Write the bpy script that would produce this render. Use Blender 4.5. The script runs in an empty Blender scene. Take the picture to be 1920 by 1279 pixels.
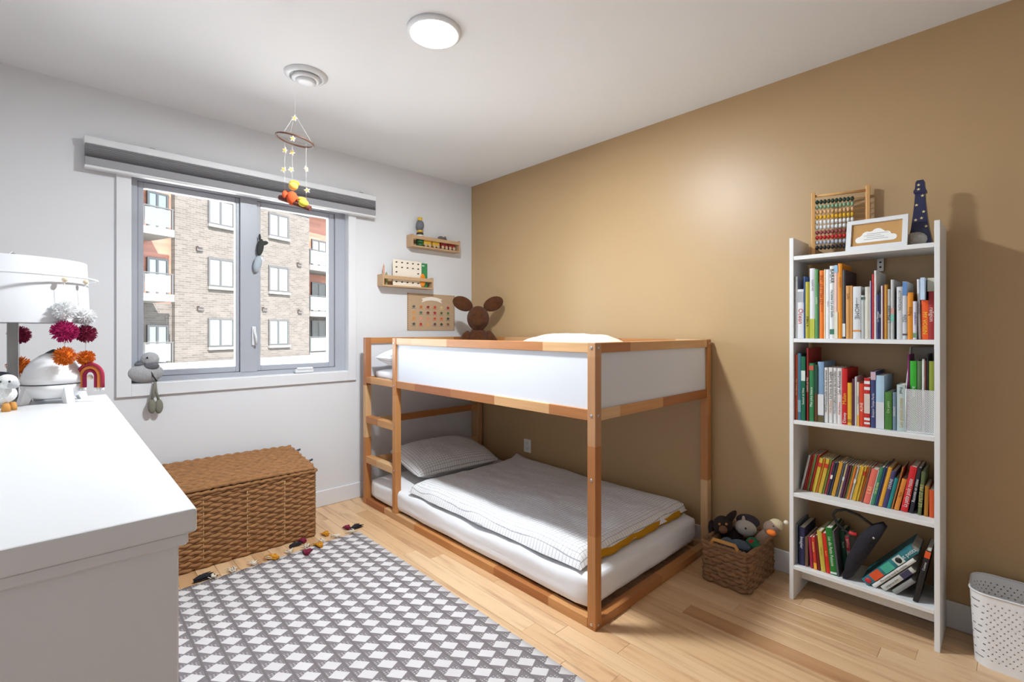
import bpy, bmesh, math, random
from mathutils import Vector, Matrix
random.seed(7)
PI = math.pi
scene = bpy.context.scene
COL = scene.collection

# ------------------------------------------------------------------ camera
F_PX, CX, HY, CAM_H = 899.4, 960.0, 620.0, 1.2
TH = math.atan(856 / 899.4); S_, C_ = math.sin(TH), math.cos(TH)
cam_d = bpy.data.cameras.new('camera'); cam = bpy.data.objects.new('camera', cam_d); COL.objects.link(cam)
cam.location = (0, 0, CAM_H); cam.rotation_euler = (PI / 2, 0, -TH)
cam_d.sensor_width = 36; cam_d.lens = F_PX / 1920 * 36; cam_d.shift_y = -(639.5 - HY) / 1920
cam_d.clip_start = 0.02; cam_d.clip_end = 300
scene.camera = cam

# ------------------------------------------------------------------ light
W = bpy.data.worlds.new('world'); scene.world = W; W.use_nodes = True
wn = W.node_tree.nodes; wl = W.node_tree.links
bg = wn['Background']; sky = wn.new('ShaderNodeTexSky'); sky.sky_type = 'HOSEK_WILKIE'
sky.sun_direction = (-0.05, -0.75, 0.62); sky.turbidity = 3.5; sky.ground_albedo = 0.5
hsv = wn.new('ShaderNodeHueSaturation'); hsv.inputs['Saturation'].default_value = 0.6
wl.new(sky.outputs[0], hsv.inputs['Color']); wl.new(hsv.outputs[0], bg.inputs[0])
bg.inputs[1].default_value = 40.0
sun_d = bpy.data.lights.new('sun', 'SUN'); sun = bpy.data.objects.new('sun', sun_d); COL.objects.link(sun)
sun_d.energy = 36.0; sun_d.angle = 0.01; sun_d.color = (1, 0.98, 0.94)
sun.rotation_euler = Vector((0.05, 0.75, -0.62)).to_track_quat('-Z', 'Y').to_euler()
XT, YW, ZC = 2.6258, 3.2715, 2.4525        # right wall, window wall, ceiling
XL, YB = -0.42, -1.1                        # left wall, wall behind
pd = bpy.data.lights.new('window_portal', 'AREA'); po = bpy.data.objects.new('window_portal', pd); COL.objects.link(po)
pd.shape = 'RECTANGLE'; pd.size = 1.22; pd.size_y = 1.13; po.location = (0.9, YW + 0.21, 1.47); po.rotation_euler = (-PI / 2, 0, 0)
pd.cycles.is_portal = True
LAMP_W = 41.0
scene.view_settings.view_transform = 'Standard'; scene.view_settings.look = 'None'
scene.view_settings.exposure = 0.5; scene.view_settings.gamma = 1.0; scene.view_settings.use_curve_mapping = False

# ------------------------------------------------------------------ pixel helpers (1920x1279)
def ray(x, y):
    l = (x - CX) / F_PX
    return (S_ + l * C_, C_ - l * S_, -(y - HY) / F_PX)
def onX(x, y, X): r = ray(x, y); t = X / r[0]; return Vector((X, r[1] * t, CAM_H + r[2] * t))
def onY(x, y, Y): r = ray(x, y); t = Y / r[1]; return Vector((r[0] * t, Y, CAM_H + r[2] * t))
def onZ(x, y, Z): r = ray(x, y); t = (Z - CAM_H) / r[2]; return Vector((r[0] * t, r[1] * t, Z))

# ------------------------------------------------------------------ materials
def lin(c):
    return tuple(((v / 12.92) if v <= 0.04045 else ((v + 0.055) / 1.055) ** 2.4) for v in c)
def rgb(r, g, b): return lin((r / 255, g / 255, b / 255))
MATS = {}
def mat(name, col, rough=0.5, metal=0.0, var=0.0, vscale=20, bump=0.0, bscale=200, spec=0.5, emit=0, alpha=None, trans=0, sheen=0, stretch=None, rnd=0.0):
    if name in MATS: return MATS[name]
    m = bpy.data.materials.new(name); m.use_nodes = True; nt = m.node_tree; N = nt.nodes; L = nt.links
    b = N['Principled BSDF']
    b.inputs['Base Color'].default_value = (*col, 1); b.inputs['Roughness'].default_value = rough; b.inputs['Metallic'].default_value = metal
    b.inputs['Specular IOR Level'].default_value = spec
    if trans: b.inputs['Transmission Weight'].default_value = trans
    if sheen: b.inputs['Sheen Weight'].default_value = sheen
    if emit: b.inputs['Emission Color'].default_value = (*col, 1); b.inputs['Emission Strength'].default_value = emit
    if var or bump or rnd:
        tc = N.new('ShaderNodeTexCoord'); src = tc.outputs['Object']
        if stretch:
            mp = N.new('ShaderNodeMapping'); mp.inputs['Scale'].default_value = stretch; L.new(src, mp.inputs[0]); src = mp.outputs[0]
        last = None
        if var:
            nz = N.new('ShaderNodeTexNoise'); nz.inputs['Scale'].default_value = vscale; nz.inputs['Detail'].default_value = 4; L.new(src, nz.inputs['Vector'])
            mx = N.new('ShaderNodeMix'); mx.data_type = 'RGBA'
            mx.inputs[6].default_value = (*[c * (1 - var) for c in col], 1); mx.inputs[7].default_value = (*[min(1, c * (1 + var)) for c in col], 1)
            L.new(nz.outputs['Fac'], mx.inputs[0]); last = mx.outputs[2]
        if rnd:
            oi = N.new('ShaderNodeObjectInfo'); h = N.new('ShaderNodeHueSaturation')
            mr = N.new('ShaderNodeMapRange'); mr.inputs[3].default_value = 1 - rnd; mr.inputs[4].default_value = 1 + rnd
            L.new(oi.outputs['Random'], mr.inputs[0]); L.new(mr.outputs[0], h.inputs['Value'])
            if last: L.new(last, h.inputs['Color'])
            else: h.inputs['Color'].default_value = (*col, 1)
            last = h.outputs[0]
        if last: L.new(last, b.inputs['Base Color'])
        if bump:
            nb = N.new('ShaderNodeTexNoise'); nb.inputs['Scale'].default_value = bscale; nb.inputs['Detail'].default_value = 3; L.new(src, nb.inputs['Vector'])
            bp = N.new('ShaderNodeBump'); bp.inputs['Strength'].default_value = bump; bp.inputs['Distance'].default_value = 0.01
            L.new(nb.outputs['Fac'], bp.inputs['Height']); L.new(bp.outputs[0], b.inputs['Normal'])
    MATS[name] = m; return m

class NB:
    """tiny node-building helper"""
    def __init__(s, name, rough=0.5, spec=0.5):
        s.m = bpy.data.materials.new(name); s.m.use_nodes = True; s.nt = s.m.node_tree; s.N = s.nt.nodes; s.L = s.nt.links
        s.b = s.N['Principled BSDF']; s.b.inputs['Roughness'].default_value = rough; s.b.inputs['Specular IOR Level'].default_value = spec
        MATS[name] = s.m
    def put(s, sock, v):
        if isinstance(v, (int, float)): sock.default_value = v
        elif isinstance(v, tuple): sock.default_value = (*v, 1) if len(v) == 3 and sock.type == 'RGBA' else v
        else: s.L.new(v, sock)
    def math(s, op, a, b=0.0, c=None):
        n = s.N.new('ShaderNodeMath'); n.operation = op; s.put(n.inputs[0], a); s.put(n.inputs[1], b)
        if c is not None: s.put(n.inputs[2], c)
        return n.outputs[0]
    def coord(s, kind='Object', scale=None, rot=None):
        o = s.N.new('ShaderNodeTexCoord').outputs[kind]
        if scale or rot:
            mp = s.N.new('ShaderNodeMapping'); s.L.new(o, mp.inputs[0])
            if scale: mp.inputs['Scale'].default_value = scale
            if rot: mp.inputs['Rotation'].default_value = rot
            o = mp.outputs[0]
        return o
    def xyz(s, v): n = s.N.new('ShaderNodeSeparateXYZ'); s.L.new(v, n.inputs[0]); return n.outputs
    def vec(s, x, y, z):
        n = s.N.new('ShaderNodeCombineXYZ')
        for i, v in enumerate((x, y, z)): s.put(n.inputs[i], v)
        return n.outputs[0]
    def noise(s, v, scale, detail=4, rough=0.5, out='Fac'):
        n = s.N.new('ShaderNodeTexNoise'); s.L.new(v, n.inputs['Vector']); n.inputs['Scale'].default_value = scale; n.inputs['Detail'].default_value = detail; n.inputs['Roughness'].default_value = rough
        return n.outputs[out]
    def white(s, v):
        n = s.N.new('ShaderNodeTexWhiteNoise'); n.noise_dimensions = '3D'; s.L.new(v, n.inputs['Vector']); return n.outputs['Value']
    def ramp(s, f, stops, const=False):
        n = s.N.new('ShaderNodeValToRGB'); s.put(n.inputs[0], f); e = n.color_ramp.elements
        if const: n.color_ramp.interpolation = 'CONSTANT'
        while len(e) < len(stops): e.new(0.5)
        for el, (p, c) in zip(e, stops): el.position = p; el.color = (*c, 1)
        return n.outputs[0]
    def mix(s, f, a, b, mode='MIX'):
        n = s.N.new('ShaderNodeMix'); n.data_type = 'RGBA'; n.blend_type = mode; s.put(n.inputs[0], f); s.put(n.inputs[6], a); s.put(n.inputs[7], b); return n.outputs[2]
    def bump(s, h, strength=0.3, dist=0.01):
        n = s.N.new('ShaderNodeBump'); n.inputs['Strength'].default_value = strength; n.inputs['Distance'].default_value = dist; s.L.new(h, n.inputs['Height']); s.L.new(n.outputs[0], s.b.inputs['Normal'])
    def rand(s): return s.N.new('ShaderNodeObjectInfo').outputs['Random']
    def color(s, c): s.put(s.b.inputs['Base Color'], c); return s.m

# wood of the bed: staves of changing tone along the length
def stave_wood(name, axis):
    n = NB(name, 0.45); o = n.xyz(n.coord('Object')); r = n.rand()
    a = n.math('ADD', n.math('DIVIDE', o[axis], 0.36), n.math('MULTIPLY', r, 37.0))
    cell = n.math('FLOOR', a)
    wv = n.white(n.vec(cell, n.math('MULTIPLY', r, 91.0), 3.0))
    tone = n.ramp(wv, [(0.0, rgb(176, 112, 58)), (0.3, rgb(205, 144, 84)), (0.55, rgb(222, 170, 112)), (0.8, rgb(236, 200, 152)), (1.0, rgb(168, 98, 48))])
    sc = [60, 60, 60]; sc[axis] = 3
    g = n.noise(n.coord('Object', scale=tuple(sc)), 1.0, 3)
    return n.color(n.mix(n.math('MULTIPLY', g, 0.55), tone, rgb(150, 88, 42), 'MIX') if False else n.mix(0.5, tone, n.mix(g, rgb(255, 240, 225), rgb(150, 110, 80)), 'MULTIPLY'))
WX, WY, WZ = stave_wood('pine_x', 0), stave_wood('pine_y', 1), stave_wood('pine_z', 2)

# floor planks
n = NB('maple_plank', 0.32); r = n.rand()
base = n.ramp(r, [(0.0, rgb(200, 160, 118)), (0.25, rgb(220, 184, 144)), (0.6, rgb(230, 198, 160)), (0.9, rgb(214, 174, 132)), (1.0, rgb(192, 148, 108))])
oc = n.coord('Object', scale=(26, 1.6, 1)); sh = n.vec(n.math('MULTIPLY', r, 50), n.math('MULTIPLY', r, 80), 0)
va = n.N.new('ShaderNodeVectorMath'); n.L.new(oc, va.inputs[0]); n.L.new(sh, va.inputs[1])
g = n.noise(va.outputs[0], 1.0, 5, 0.6)
n.color(n.mix(0.55, base, n.ramp(g, [(0.3, rgb(176, 130, 92)), (0.5, rgb(245, 236, 222)), (0.75, rgb(255, 250, 240))]), 'MULTIPLY'))
PLANK = n.m
# rug
n = NB('woven_rug', 0.95, 0.1); o = n.xyz(n.coord('Object')); P_ = 0.074
u = n.math('DIVIDE', o[0], P_); v = n.math('DIVIDE', o[1], P_ * 0.9)
fu = n.math('FRACT', u); fv = n.math('FRACT', n.math('ADD', v, n.math('MULTIPLY', fu, 0.45)))
cell = n.math('ADD', n.math('ABSOLUTE', n.math('SUBTRACT', fu, 0.5)), n.math('ABSOLUTE', n.math('SUBTRACT', fv, 0.5)))
white_d = n.math('LESS_THAN', cell, 0.455)
line = n.math('LESS_THAN', n.math('ABSOLUTE', n.math('SUBTRACT', fu, 0.5)), 0.03)
line = n.math('LESS_THAN', n.math('MINIMUM', fu, n.math('SUBTRACT', 1.0, fu)), 0.06)
du = n.math('FRACT', n.math('MULTIPLY', u, 7)); dv = n.math('FRACT', n.math('MULTIPLY', v, 7))
dots = n.math('MULTIPLY', n.math('GREATER_THAN', du, 0.5), n.math('GREATER_THAN', dv, 0.5))
dots = n.math('MULTIPLY', dots, n.math('GREATER_THAN', fv, 0.55))
weave = n.math('MULTIPLY', n.math('GREATER_THAN', n.math('FRACT', n.math('MULTIPLY', v, 9)), 0.25), 0.12)
darkc = n.mix(dots, rgb(124, 116, 118), rgb(190, 184, 182))
lightc = n.mix(weave, rgb(226, 221, 219), rgb(150, 144, 144))
c = n.mix(white_d, darkc, lightc); c = n.mix(line, c, rgb(112, 104, 105))
c = n.mix(n.math('MULTIPLY', n.noise(n.coord('Object'), 6, 3), 0.35), c, rgb(150, 142, 140))
n.color(c); n.bump(n.math('FRACT', n.math('MULTIPLY', v, 14)), 0.25, 0.004); RUG = n.m
# grid bed linen
def grid_linen(name, base, line, pitch=0.019, w=0.11, axes=(0, 1)):
    n = NB(name, 0.9, 0.15); o = n.xyz(n.coord('Object'))
    a = n.math('LESS_THAN', n.math('FRACT', n.math('DIVIDE', o[axes[0]], pitch)), w)
    b = n.math('LESS_THAN', n.math('FRACT', n.math('DIVIDE', o[axes[1]], pitch)), w)
    g = n.math('MAXIMUM', a, b)
    br = n.math('GREATER_THAN', n.noise(n.coord('Object'), 90, 2), 0.36)
    n.color(n.mix(n.math('MULTIPLY', g, br), base, line)); n.bump(n.noise(n.coord('Object'), 14, 4), 0.35, 0.02); return n.m
LINEN = grid_linen('grid_linen', rgb(232, 231, 230), rgb(172, 170, 174))
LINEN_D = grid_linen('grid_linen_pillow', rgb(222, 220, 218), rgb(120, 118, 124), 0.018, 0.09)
# brick (far building), local coords u (x) and z
def brick_mat(name, a, b, mortar):
    n = NB(name, 0.9, 0.2); o = n.xyz(n.coord('Object'))
    bt = n.N.new('ShaderNodeTexBrick'); n.L.new(n.vec(o[0], o[2], 0), bt.inputs['Vector'])
    bt.inputs['Color1'].default_value = (*a, 1); bt.inputs['Color2'].default_value = (*b, 1); bt.inputs['Mortar'].default_value = (*mortar, 1)
    bt.inputs['Scale'].default_value = 1.0; bt.inputs['Brick Width'].default_value = 0.30; bt.inputs['Row Height'].default_value = 0.10; bt.inputs['Mortar Size'].default_value = 0.008
    return n.color(bt.outputs[0])
BRICK = brick_mat('taupe_brick', rgb(54, 50, 47), rgb(43, 40, 37), rgb(62, 58, 55))
n = NB('cladding_wood', 0.7); o = n.xyz(n.coord('Object'))
row = n.math('FLOOR', n.math('DIVIDE', o[2], 0.16))
wv = n.white(n.vec(row, n.math('FLOOR', n.math('DIVIDE', o[0], 1.3)), 1.0))
n.color(n.ramp(wv, [(0, rgb(74, 38, 24)), (0.5, rgb(84, 45, 30)), (1, rgb(92, 54, 38))])); CLAD = n.m

M_WALL = mat('wall_white', rgb(226, 226, 228), 0.75, bump=0.04, bscale=350)
M_CEIL = mat('ceiling_white', rgb(236, 236, 236), 0.85)
M_TAN = mat('wall_tan', rgb(184, 153, 111), 0.38, bump=0.05, bscale=320, spec=0.5)
M_TRIM = mat('trim_white', rgb(228, 228, 230), 0.4)
M_PVC = mat('window_pvc', rgb(174, 177, 185), 0.35)
M_WHITE = mat('white_lacquer', rgb(226, 226, 227), 0.35)
M_SHELFW = mat('bookcase_white', rgb(232, 232, 230), 0.4)
M_PANEL = mat('bed_panel_white', rgb(220, 221, 225), 0.45)
M_GREYP = mat('shade_grey', rgb(158, 157, 160), 0.8)
M_METAL = mat('brushed_metal', rgb(170, 168, 165), 0.35, 0.9)
M_STEEL = mat('screw_steel', rgb(200, 200, 200), 0.25, 1.0)
M_BLACK = mat('black_plastic', rgb(25, 25, 28), 0.5)
M_DARK = mat('dark_gap', rgb(40, 34, 30), 0.9)
M_WICK = mat('wicker_hyacinth', rgb(160, 112, 68), 0.75, var=0.6, vscale=38, bump=0.5, bscale=300, stretch=(1, 1, 3))
M_WICK2 = mat('wicker_basket', rgb(150, 110, 74), 0.75, var=0.6, vscale=30, bump=0.5, bscale=300, stretch=(1, 1, 3))
M_STITCH = mat('wicker_stitch', rgb(206, 172, 120), 0.8)
M_SHEET = mat('white_sheet', rgb(236, 236, 238), 0.9, bump=0.25, bscale=9, spec=0.15)
M_MUST = mat('mustard_cotton', rgb(190, 135, 30), 0.9, bump=0.2, bscale=30, spec=0.1)
M_CREAM = mat('cream_cotton', rgb(232, 222, 204), 0.95, bump=0.3, bscale=200, spec=0.1)
M_BROWNFUR = mat('brown_fur', rgb(84, 50, 30), 1.0, var=0.4, vscale=60, bump=0.8, bscale=180, spec=0.05, sheen=0.1)
M_BROWNFUR2 = mat('tan_fur', rgb(136, 92, 60), 1.0, var=0.3, vscale=60, bump=0.6, bscale=180, spec=0.05)
M_OAK = mat('oak_shelf', rgb(196, 160, 122), 0.5, var=0.12, vscale=8, stretch=(1, 8, 8))
M_BEECH = mat('beech_wood', rgb(222, 170, 108), 0.45, var=0.1, vscale=10, stretch=(6, 6, 1))
M_STRING = mat('white_string', rgb(225, 222, 216), 0.8)
M_PAPER = mat('page_paper', rgb(226, 218, 204), 0.9)
M_OUTLET = mat('outlet_plastic', rgb(238, 236, 230), 0.35)
n = NB('window_glass'); n.N.remove(n.b); out = n.N['Material Output']
tr = n.N.new('ShaderNodeBsdfTransparent'); gl = n.N.new('ShaderNodeBsdfGlossy'); gl.inputs['Roughness'].default_value = 0.0
fr = n.N.new('ShaderNodeFresnel'); fr.inputs[0].default_value = 1.3; mxs = n.N.new('ShaderNodeMixShader')
n.L.new(fr.outputs[0], mxs.inputs[0]); n.L.new(tr.outputs[0], mxs.inputs[1]); n.L.new(gl.outputs[0], mxs.inputs[2]); n.L.new(mxs.outputs[0], out.inputs[0])
M_GLASS = n.m
M_FGLASS = mat('balcony_glass', rgb(44, 50, 48), 0.08, spec=0.6)
M_DGLASS = mat('dark_pane', rgb(52, 62, 62), 0.06, spec=0.8)
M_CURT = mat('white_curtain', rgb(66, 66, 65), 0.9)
M_FRAME_D = mat('bronze_frame', rgb(18, 15, 13), 0.5)
M_SILLF = mat('pale_concrete', rgb(66, 63, 59), 0.9)
M_WHITEC = mat('white_concrete', rgb(108, 105, 100), 0.9)
M_ASPH = mat('ground_grey', rgb(205, 203, 198), 0.95)
def cmat(c, rough=0.55, **k):
    c = tuple(int(v) for v in c); return mat('paint_%d_%d_%d' % c + ('_%d' % int(rough * 100)), rgb(*c), rough, **k)

# ------------------------------------------------------------------ mesh builder
class MB:
    def __init__(s): s.v = []; s.f = []; s.mi = []; s.cur = 0; s.sm = []; s.smooth = False
    def face(s, idx): s.f.append(idx); s.mi.append(s.cur); s.sm.append(s.smooth)
    def box(s, x0, x1, y0, y1, z0, z1, M=None):
        b = len(s.v); p = [(x0, y0, z0), (x1, y0, z0), (x1, y1, z0), (x0, y1, z0), (x0, y0, z1), (x1, y0, z1), (x1, y1, z1), (x0, y1, z1)]
        s.v += [tuple(M @ Vector(q)) for q in p] if M else p
        for q in ((0, 3, 2, 1), (4, 5, 6, 7), (0, 1, 5, 4), (1, 2, 6, 5), (2, 3, 7, 6), (3, 0, 4, 7)): s.face([b + i for i in q])
        return s
    def rbox(s, x0, x1, y0, y1, z0, z1, r=0.004, seg=2, M=None):
        bm = bmesh.new(); bmesh.ops.create_cube(bm, size=1)
        for v in bm.verts: v.co = Vector(((x0 + x1) / 2 + v.co.x * (x1 - x0), (y0 + y1) / 2 + v.co.y * (y1 - y0), (z0 + z1) / 2 + v.co.z * (z1 - z0)))
        bmesh.ops.bevel(bm, geom=list(bm.edges), offset=r, segments=seg, affect='EDGES', profile=0.5)
        s.add_bm(bm, M); return s
    def add_bm(s, bm, M=None):
        b = len(s.v); bm.verts.ensure_lookup_table(); bm.verts.index_update()
        s.v += [tuple(M @ v.co) if M else tuple(v.co) for v in bm.verts]
        for f in bm.faces: s.face([b + v.index for v in f.verts])
        bm.free()
    def tube(s, pts, r, n=8, caps=True):
        pts = [Vector(p) for p in pts]; rs = r if isinstance(r, (list, tuple)) else [r] * len(pts)
        b = len(s.v); up = Vector((0, 0, 1)); prev = None
        for i, p in enumerate(pts):
            t = (pts[min(i + 1, len(pts) - 1)] - pts[max(i - 1, 0)]).normalized()
            if prev is None:
                a = t.orthogonal().normalized() if abs(t.z) > 0.95 else t.cross(up).normalized()
            else:
                a = (prev - t * prev.dot(t)); a = a.normalized() if a.length > 1e-6 else t.orthogonal().normalized()
            prev = a; c = t.cross(a)
            for k in range(n):
                q = 2 * PI * k / n; s.v.append(tuple(p + (a * math.cos(q) + c * math.sin(q)) * rs[i]))
        sm = s.smooth; s.smooth = True
        for i in range(len(pts) - 1):
            for k in range(n): s.face([b + i * n + k, b + i * n + (k + 1) % n, b + (i + 1) * n + (k + 1) % n, b + (i + 1) * n + k])
        s.smooth = sm
        if caps: s.face([b + k for k in range(n)][::-1]); s.face([b + (len(pts) - 1) * n + k for k in range(n)])
        return s
    def lathe(s, prof, c=(0, 0, 0), n=32, M=None, closed=False):
        b = len(s.v); sm = s.smooth; s.smooth = True
        for (r, z) in prof:
            for k in range(n):
                q = 2 * PI * k / n; p = Vector((c[0] + r * math.cos(q), c[1] + r * math.sin(q), c[2] + z)); s.v.append(tuple(M @ p) if M else tuple(p))
        for i in range(len(prof) - 1):
            for k in range(n): s.face([b + i * n + k, b + i * n + (k + 1) % n, b + (i + 1) * n + (k + 1) % n, b + (i + 1) * n + k])
        s.smooth = sm
        if not closed:
            if prof[0][0] > 1e-5: s.face([b + k for k in range(n)][::-1])
            if prof[-1][0] > 1e-5: s.face([b + (len(prof) - 1) * n + k for k in range(n)])
        return s
    def ell(s, c, r, n=16, m=10, M=None):
        if isinstance(r, (int, float)): r = (r, r, r)
        b = len(s.v); sm = s.smooth; s.smooth = True
        for j in range(m + 1):
            ph = PI * j / m
            for k in range(n):
                q = 2 * PI * k / n
                p = Vector((r[0] * math.sin(ph) * math.cos(q), r[1] * math.sin(ph) * math.sin(q), r[2] * math.cos(ph)))
                if M: p = M @ p
                s.v.append(tuple(p + Vector(c)))
        for j in range(m):
            for k in range(n): s.face([b + j * n + k, b + (j + 1) * n + k, b + (j + 1) * n + (k + 1) % n, b + j * n + (k + 1) % n])
        s.smooth = sm; return s
    def prism(s, poly, d0, d1, plane='xz', M=None):
        b = len(s.v); k = len(poly)
        def P(u, v, d):
            p = {'xz': (u, d, v), 'yz': (d, u, v), 'xy': (u, v, d)}[plane]; return tuple(M @ Vector(p)) if M else p
        s.v += [P(u, v, d0) for u, v in poly] + [P(u, v, d1) for u, v in poly]
        s.face(list(range(b, b + k))[::-1]); s.face(list(range(b + k, b + 2 * k)))
        for i in range(k): s.face([b + i, b + (i + 1) % k, b + k + (i + 1) % k, b + k + i])
        return s
    def grid(s, fn, nu, nv):
        b = len(s.v); sm = s.smooth; s.smooth = True
        for i in range(nu + 1):
            for j in range(nv + 1): s.v.append(tuple(fn(i / nu, j / nv)))
        for i in range(nu):
            for j in range(nv): s.face([b + i * (nv + 1) + j, b + (i + 1) * (nv + 1) + j, b + (i + 1) * (nv + 1) + j + 1, b + i * (nv + 1) + j + 1])
        s.smooth = sm; return s
    def build(s, name, mats, parent=None, world=False, smooth=False):
        me = bpy.data.meshes.new(name)
        vs = s.v
        if world and parent is not None:
            q = parent; off = Vector((0, 0, 0))
            while q is not None: off += q.location; q = q.parent
            vs = [(a - off.x, b_ - off.y, c - off.z) for a, b_, c in vs]
        me.from_pydata(vs, [], s.f); me.update()
        if not isinstance(mats, (list, tuple)): mats = [mats]
        for m in mats: me.materials.append(m)
        me.polygons.foreach_set('material_index', s.mi)
        me.polygons.foreach_set('use_smooth', [True] * len(s.f) if smooth else s.sm)
        bm = bmesh.new(); bm.from_mesh(me); bmesh.ops.recalc_face_normals(bm, faces=bm.faces); bm.to_mesh(me); bm.free()
        o = bpy.data.objects.new(name, me); COL.objects.link(o); o.parent = parent
        return o
def thing(name, label, cat, loc=(0, 0, 0), rz=0, group=None):
    o = bpy.data.objects.new(name, None); COL.objects.link(o); o.location = loc; o.rotation_euler = (0, 0, rz); o.empty_display_size = 0.05
    return tag(o, label, cat, group)
def tag(o, label, cat, group=None):
    o['label'] = label; o['category'] = cat
    if group: o['group'] = group
    return o
def struct(o, label=None):
    o['kind'] = 'structure'
    if label: o['label'] = label
    return o
def inst(src, name, parent, loc=(0, 0, 0), rot=(0, 0, 0), scale=(1, 1, 1), mat_=None):
    o = bpy.data.objects.new(name, src.data); COL.objects.link(o); o.parent = parent; o.location = loc; o.rotation_euler = rot; o.scale = scale
    return o
def B(*a): return MB().box(*a)
def RB(*a, **k): return MB().rbox(*a, **k)
_txt = {}
def text(s_, size, m, parent, M, name='lettering', width=None):
    """flat lettering; M maps text plane (x right, y up) to parent's local space"""
    cu = bpy.data.curves.new('t', 'FONT'); cu.body = s_; cu.size = size; cu.align_x = 'CENTER'; cu.align_y = 'CENTER'; cu.resolution_u = 2
    ob = bpy.data.objects.new('t', cu); COL.objects.link(ob)
    dg = bpy.context.evaluated_depsgraph_get(); me = bpy.data.meshes.new_from_object(ob.evaluated_get(dg))
    bpy.data.objects.remove(ob); bpy.data.curves.remove(cu)
    if width:
        xs = [v.co.x for v in me.vertices]; w = max(xs) - min(xs)
        if w > width:
            for v in me.vertices: v.co.x *= width / w
    me.transform(M); me.materials.append(m); me.name = name
    o = bpy.data.objects.new(name, me); COL.objects.link(o); o.parent = parent; return o

# ================================================================== SETTING
# floor with single planks
fl = struct(B(XL - 0.1, XT + 0.1, YB - 0.1, YW + 0.1, -0.06, -0.006).build('floor', M_DARK))
PW = 0.084
unit = MB().rbox(0.0006, PW - 0.0006, 0.0004, 0.9996, -0.012, 0, r=0.0008, seg=1).build('plank', PLANK, fl)
unit.location = (XL, YB, 0); first = True; rnd = random.Random(3)
xi = 0
while XL + xi * PW < XT:
    y = YB - rnd.random() * 0.8
    while y < YW:
        ln = rnd.choice([0.45, 0.6, 0.8, 1.0, 1.2, 1.4]) * (0.85 + 0.3 * rnd.random())
        y0, y1 = max(y, YB), min(y + ln, YW)
        if y1 - y0 > 0.03:
            x = XL + xi * PW
            sx = min(1.0, (XT - x) / PW)
            if first: unit.location = (x, y0, 0); unit.scale = (sx, y1 - y0, 1); first = False
            else: inst(unit, 'plank', fl, (x, y0, 0), (0, 0, 0), (sx, y1 - y0, 1))
        y += ln
    xi += 1
# walls (window wall has a real opening)
OX0, OX1, OZ0, OZ1 = 0.294, 1.503, 0.912, 2.045
mb = MB(); T = 0.22
mb.box(XL - 0.1, OX0, YW, YW + T, 0, ZC); mb.box(OX1, XT + 0.1, YW, YW + T, 0, ZC); mb.box(OX0, OX1, YW, YW + T, 0, OZ0); mb.box(OX0, OX1, YW, YW + T, OZ1, ZC)
struct(mb.build('wall_back', M_WALL))
struct(B(XT, XT + 0.1, YB, YW, 0, ZC).build('wall_right', M_TAN))
struct(B(XL - 0.1, XL, YB, YW, 0, ZC).build('wall_left', M_WALL))
struct(B(XL - 0.1, XT + 0.1, YB - 0.1, YB, 0, ZC).build('wall_front', M_WALL))
struct(B(XL - 0.1, XT + 0.1, YB - 0.1, YW + T, ZC, ZC + 0.1).build('ceiling', M_CEIL))
def baseb(name, x0, x1, y0, y1): struct(RB(x0, x1, y0, y1, 0, 0.108, r=0.003, seg=1).build(name, M_TRIM))
baseb('baseboard_back', XL, XT - 0.0125, YW - 0.012, YW - 0.0002)
baseb('baseboard_right', XT - 0.012, XT - 0.0002, YB, YW - 0.0125)
baseb('baseboard_left', XL + 0.0002, XL + 0.012, YB, YW - 0.0125)
# window
w = bpy.data.objects.new('window_1', None); COL.objects.link(w); w.location = (OX0, YW, OZ0); struct(w, 'white double casement window with grey blue sashes')
cw = 0.063
MB().rbox(OX0 - cw, OX0, YW - 0.016, YW - 0.0003, OZ0 - 0.066, OZ1 + 0.07, r=0.002, seg=1).build('casing', M_TRIM, w, True)
MB().rbox(OX1, OX1 + cw - 0.006, YW - 0.016, YW - 0.0003, OZ0 - 0.066, OZ1 + 0.07, r=0.002, seg=1).build('casing', M_TRIM, w, True)
MB().rbox(OX0, OX1, YW - 0.016, YW - 0.0003, OZ0 - 0.066, OZ0, r=0.002, seg=1).build('casing', M_TRIM, w, True)
MB().rbox(OX0, OX1, YW - 0.016, YW - 0.0003, OZ1, OZ1 + 0.07, r=0.002, seg=1).build('casing', M_TRIM, w, True)
mb = MB(); FD0, FD1 = YW + 0.045, YW + 0.13       # main frame
fx0, fx1, fz0, fz1 = OX0 + 0.001, OX1 - 0.001, OZ0 + 0.001, OZ1 - 0.001
mb.box(fx0, fx0 + 0.03, FD0, FD1, fz0, fz1); mb.box(fx1 - 0.07, fx1, FD0, FD1, fz0, fz1); mb.box(fx0 + 0.03, fx1 - 0.07, FD0, FD1, fz0, fz0 + 0.03); mb.box(fx0 + 0.03, fx1 - 0.07, FD0, FD1, fz1 - 0.02, fz1)
mb.box(0.83, 0.925, FD0 - 0.004, FD1, fz0 + 0.03, fz1 - 0.02)
mb.build('window_frame', M_PVC, w, True)
MB().box(OX0 + 0.001, OX1 - 0.001, YW - 0.0, FD0 - 0.001, OZ0 - 0.0, OZ0 + 0.004).build('sill', M_TRIM, w, True)
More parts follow.
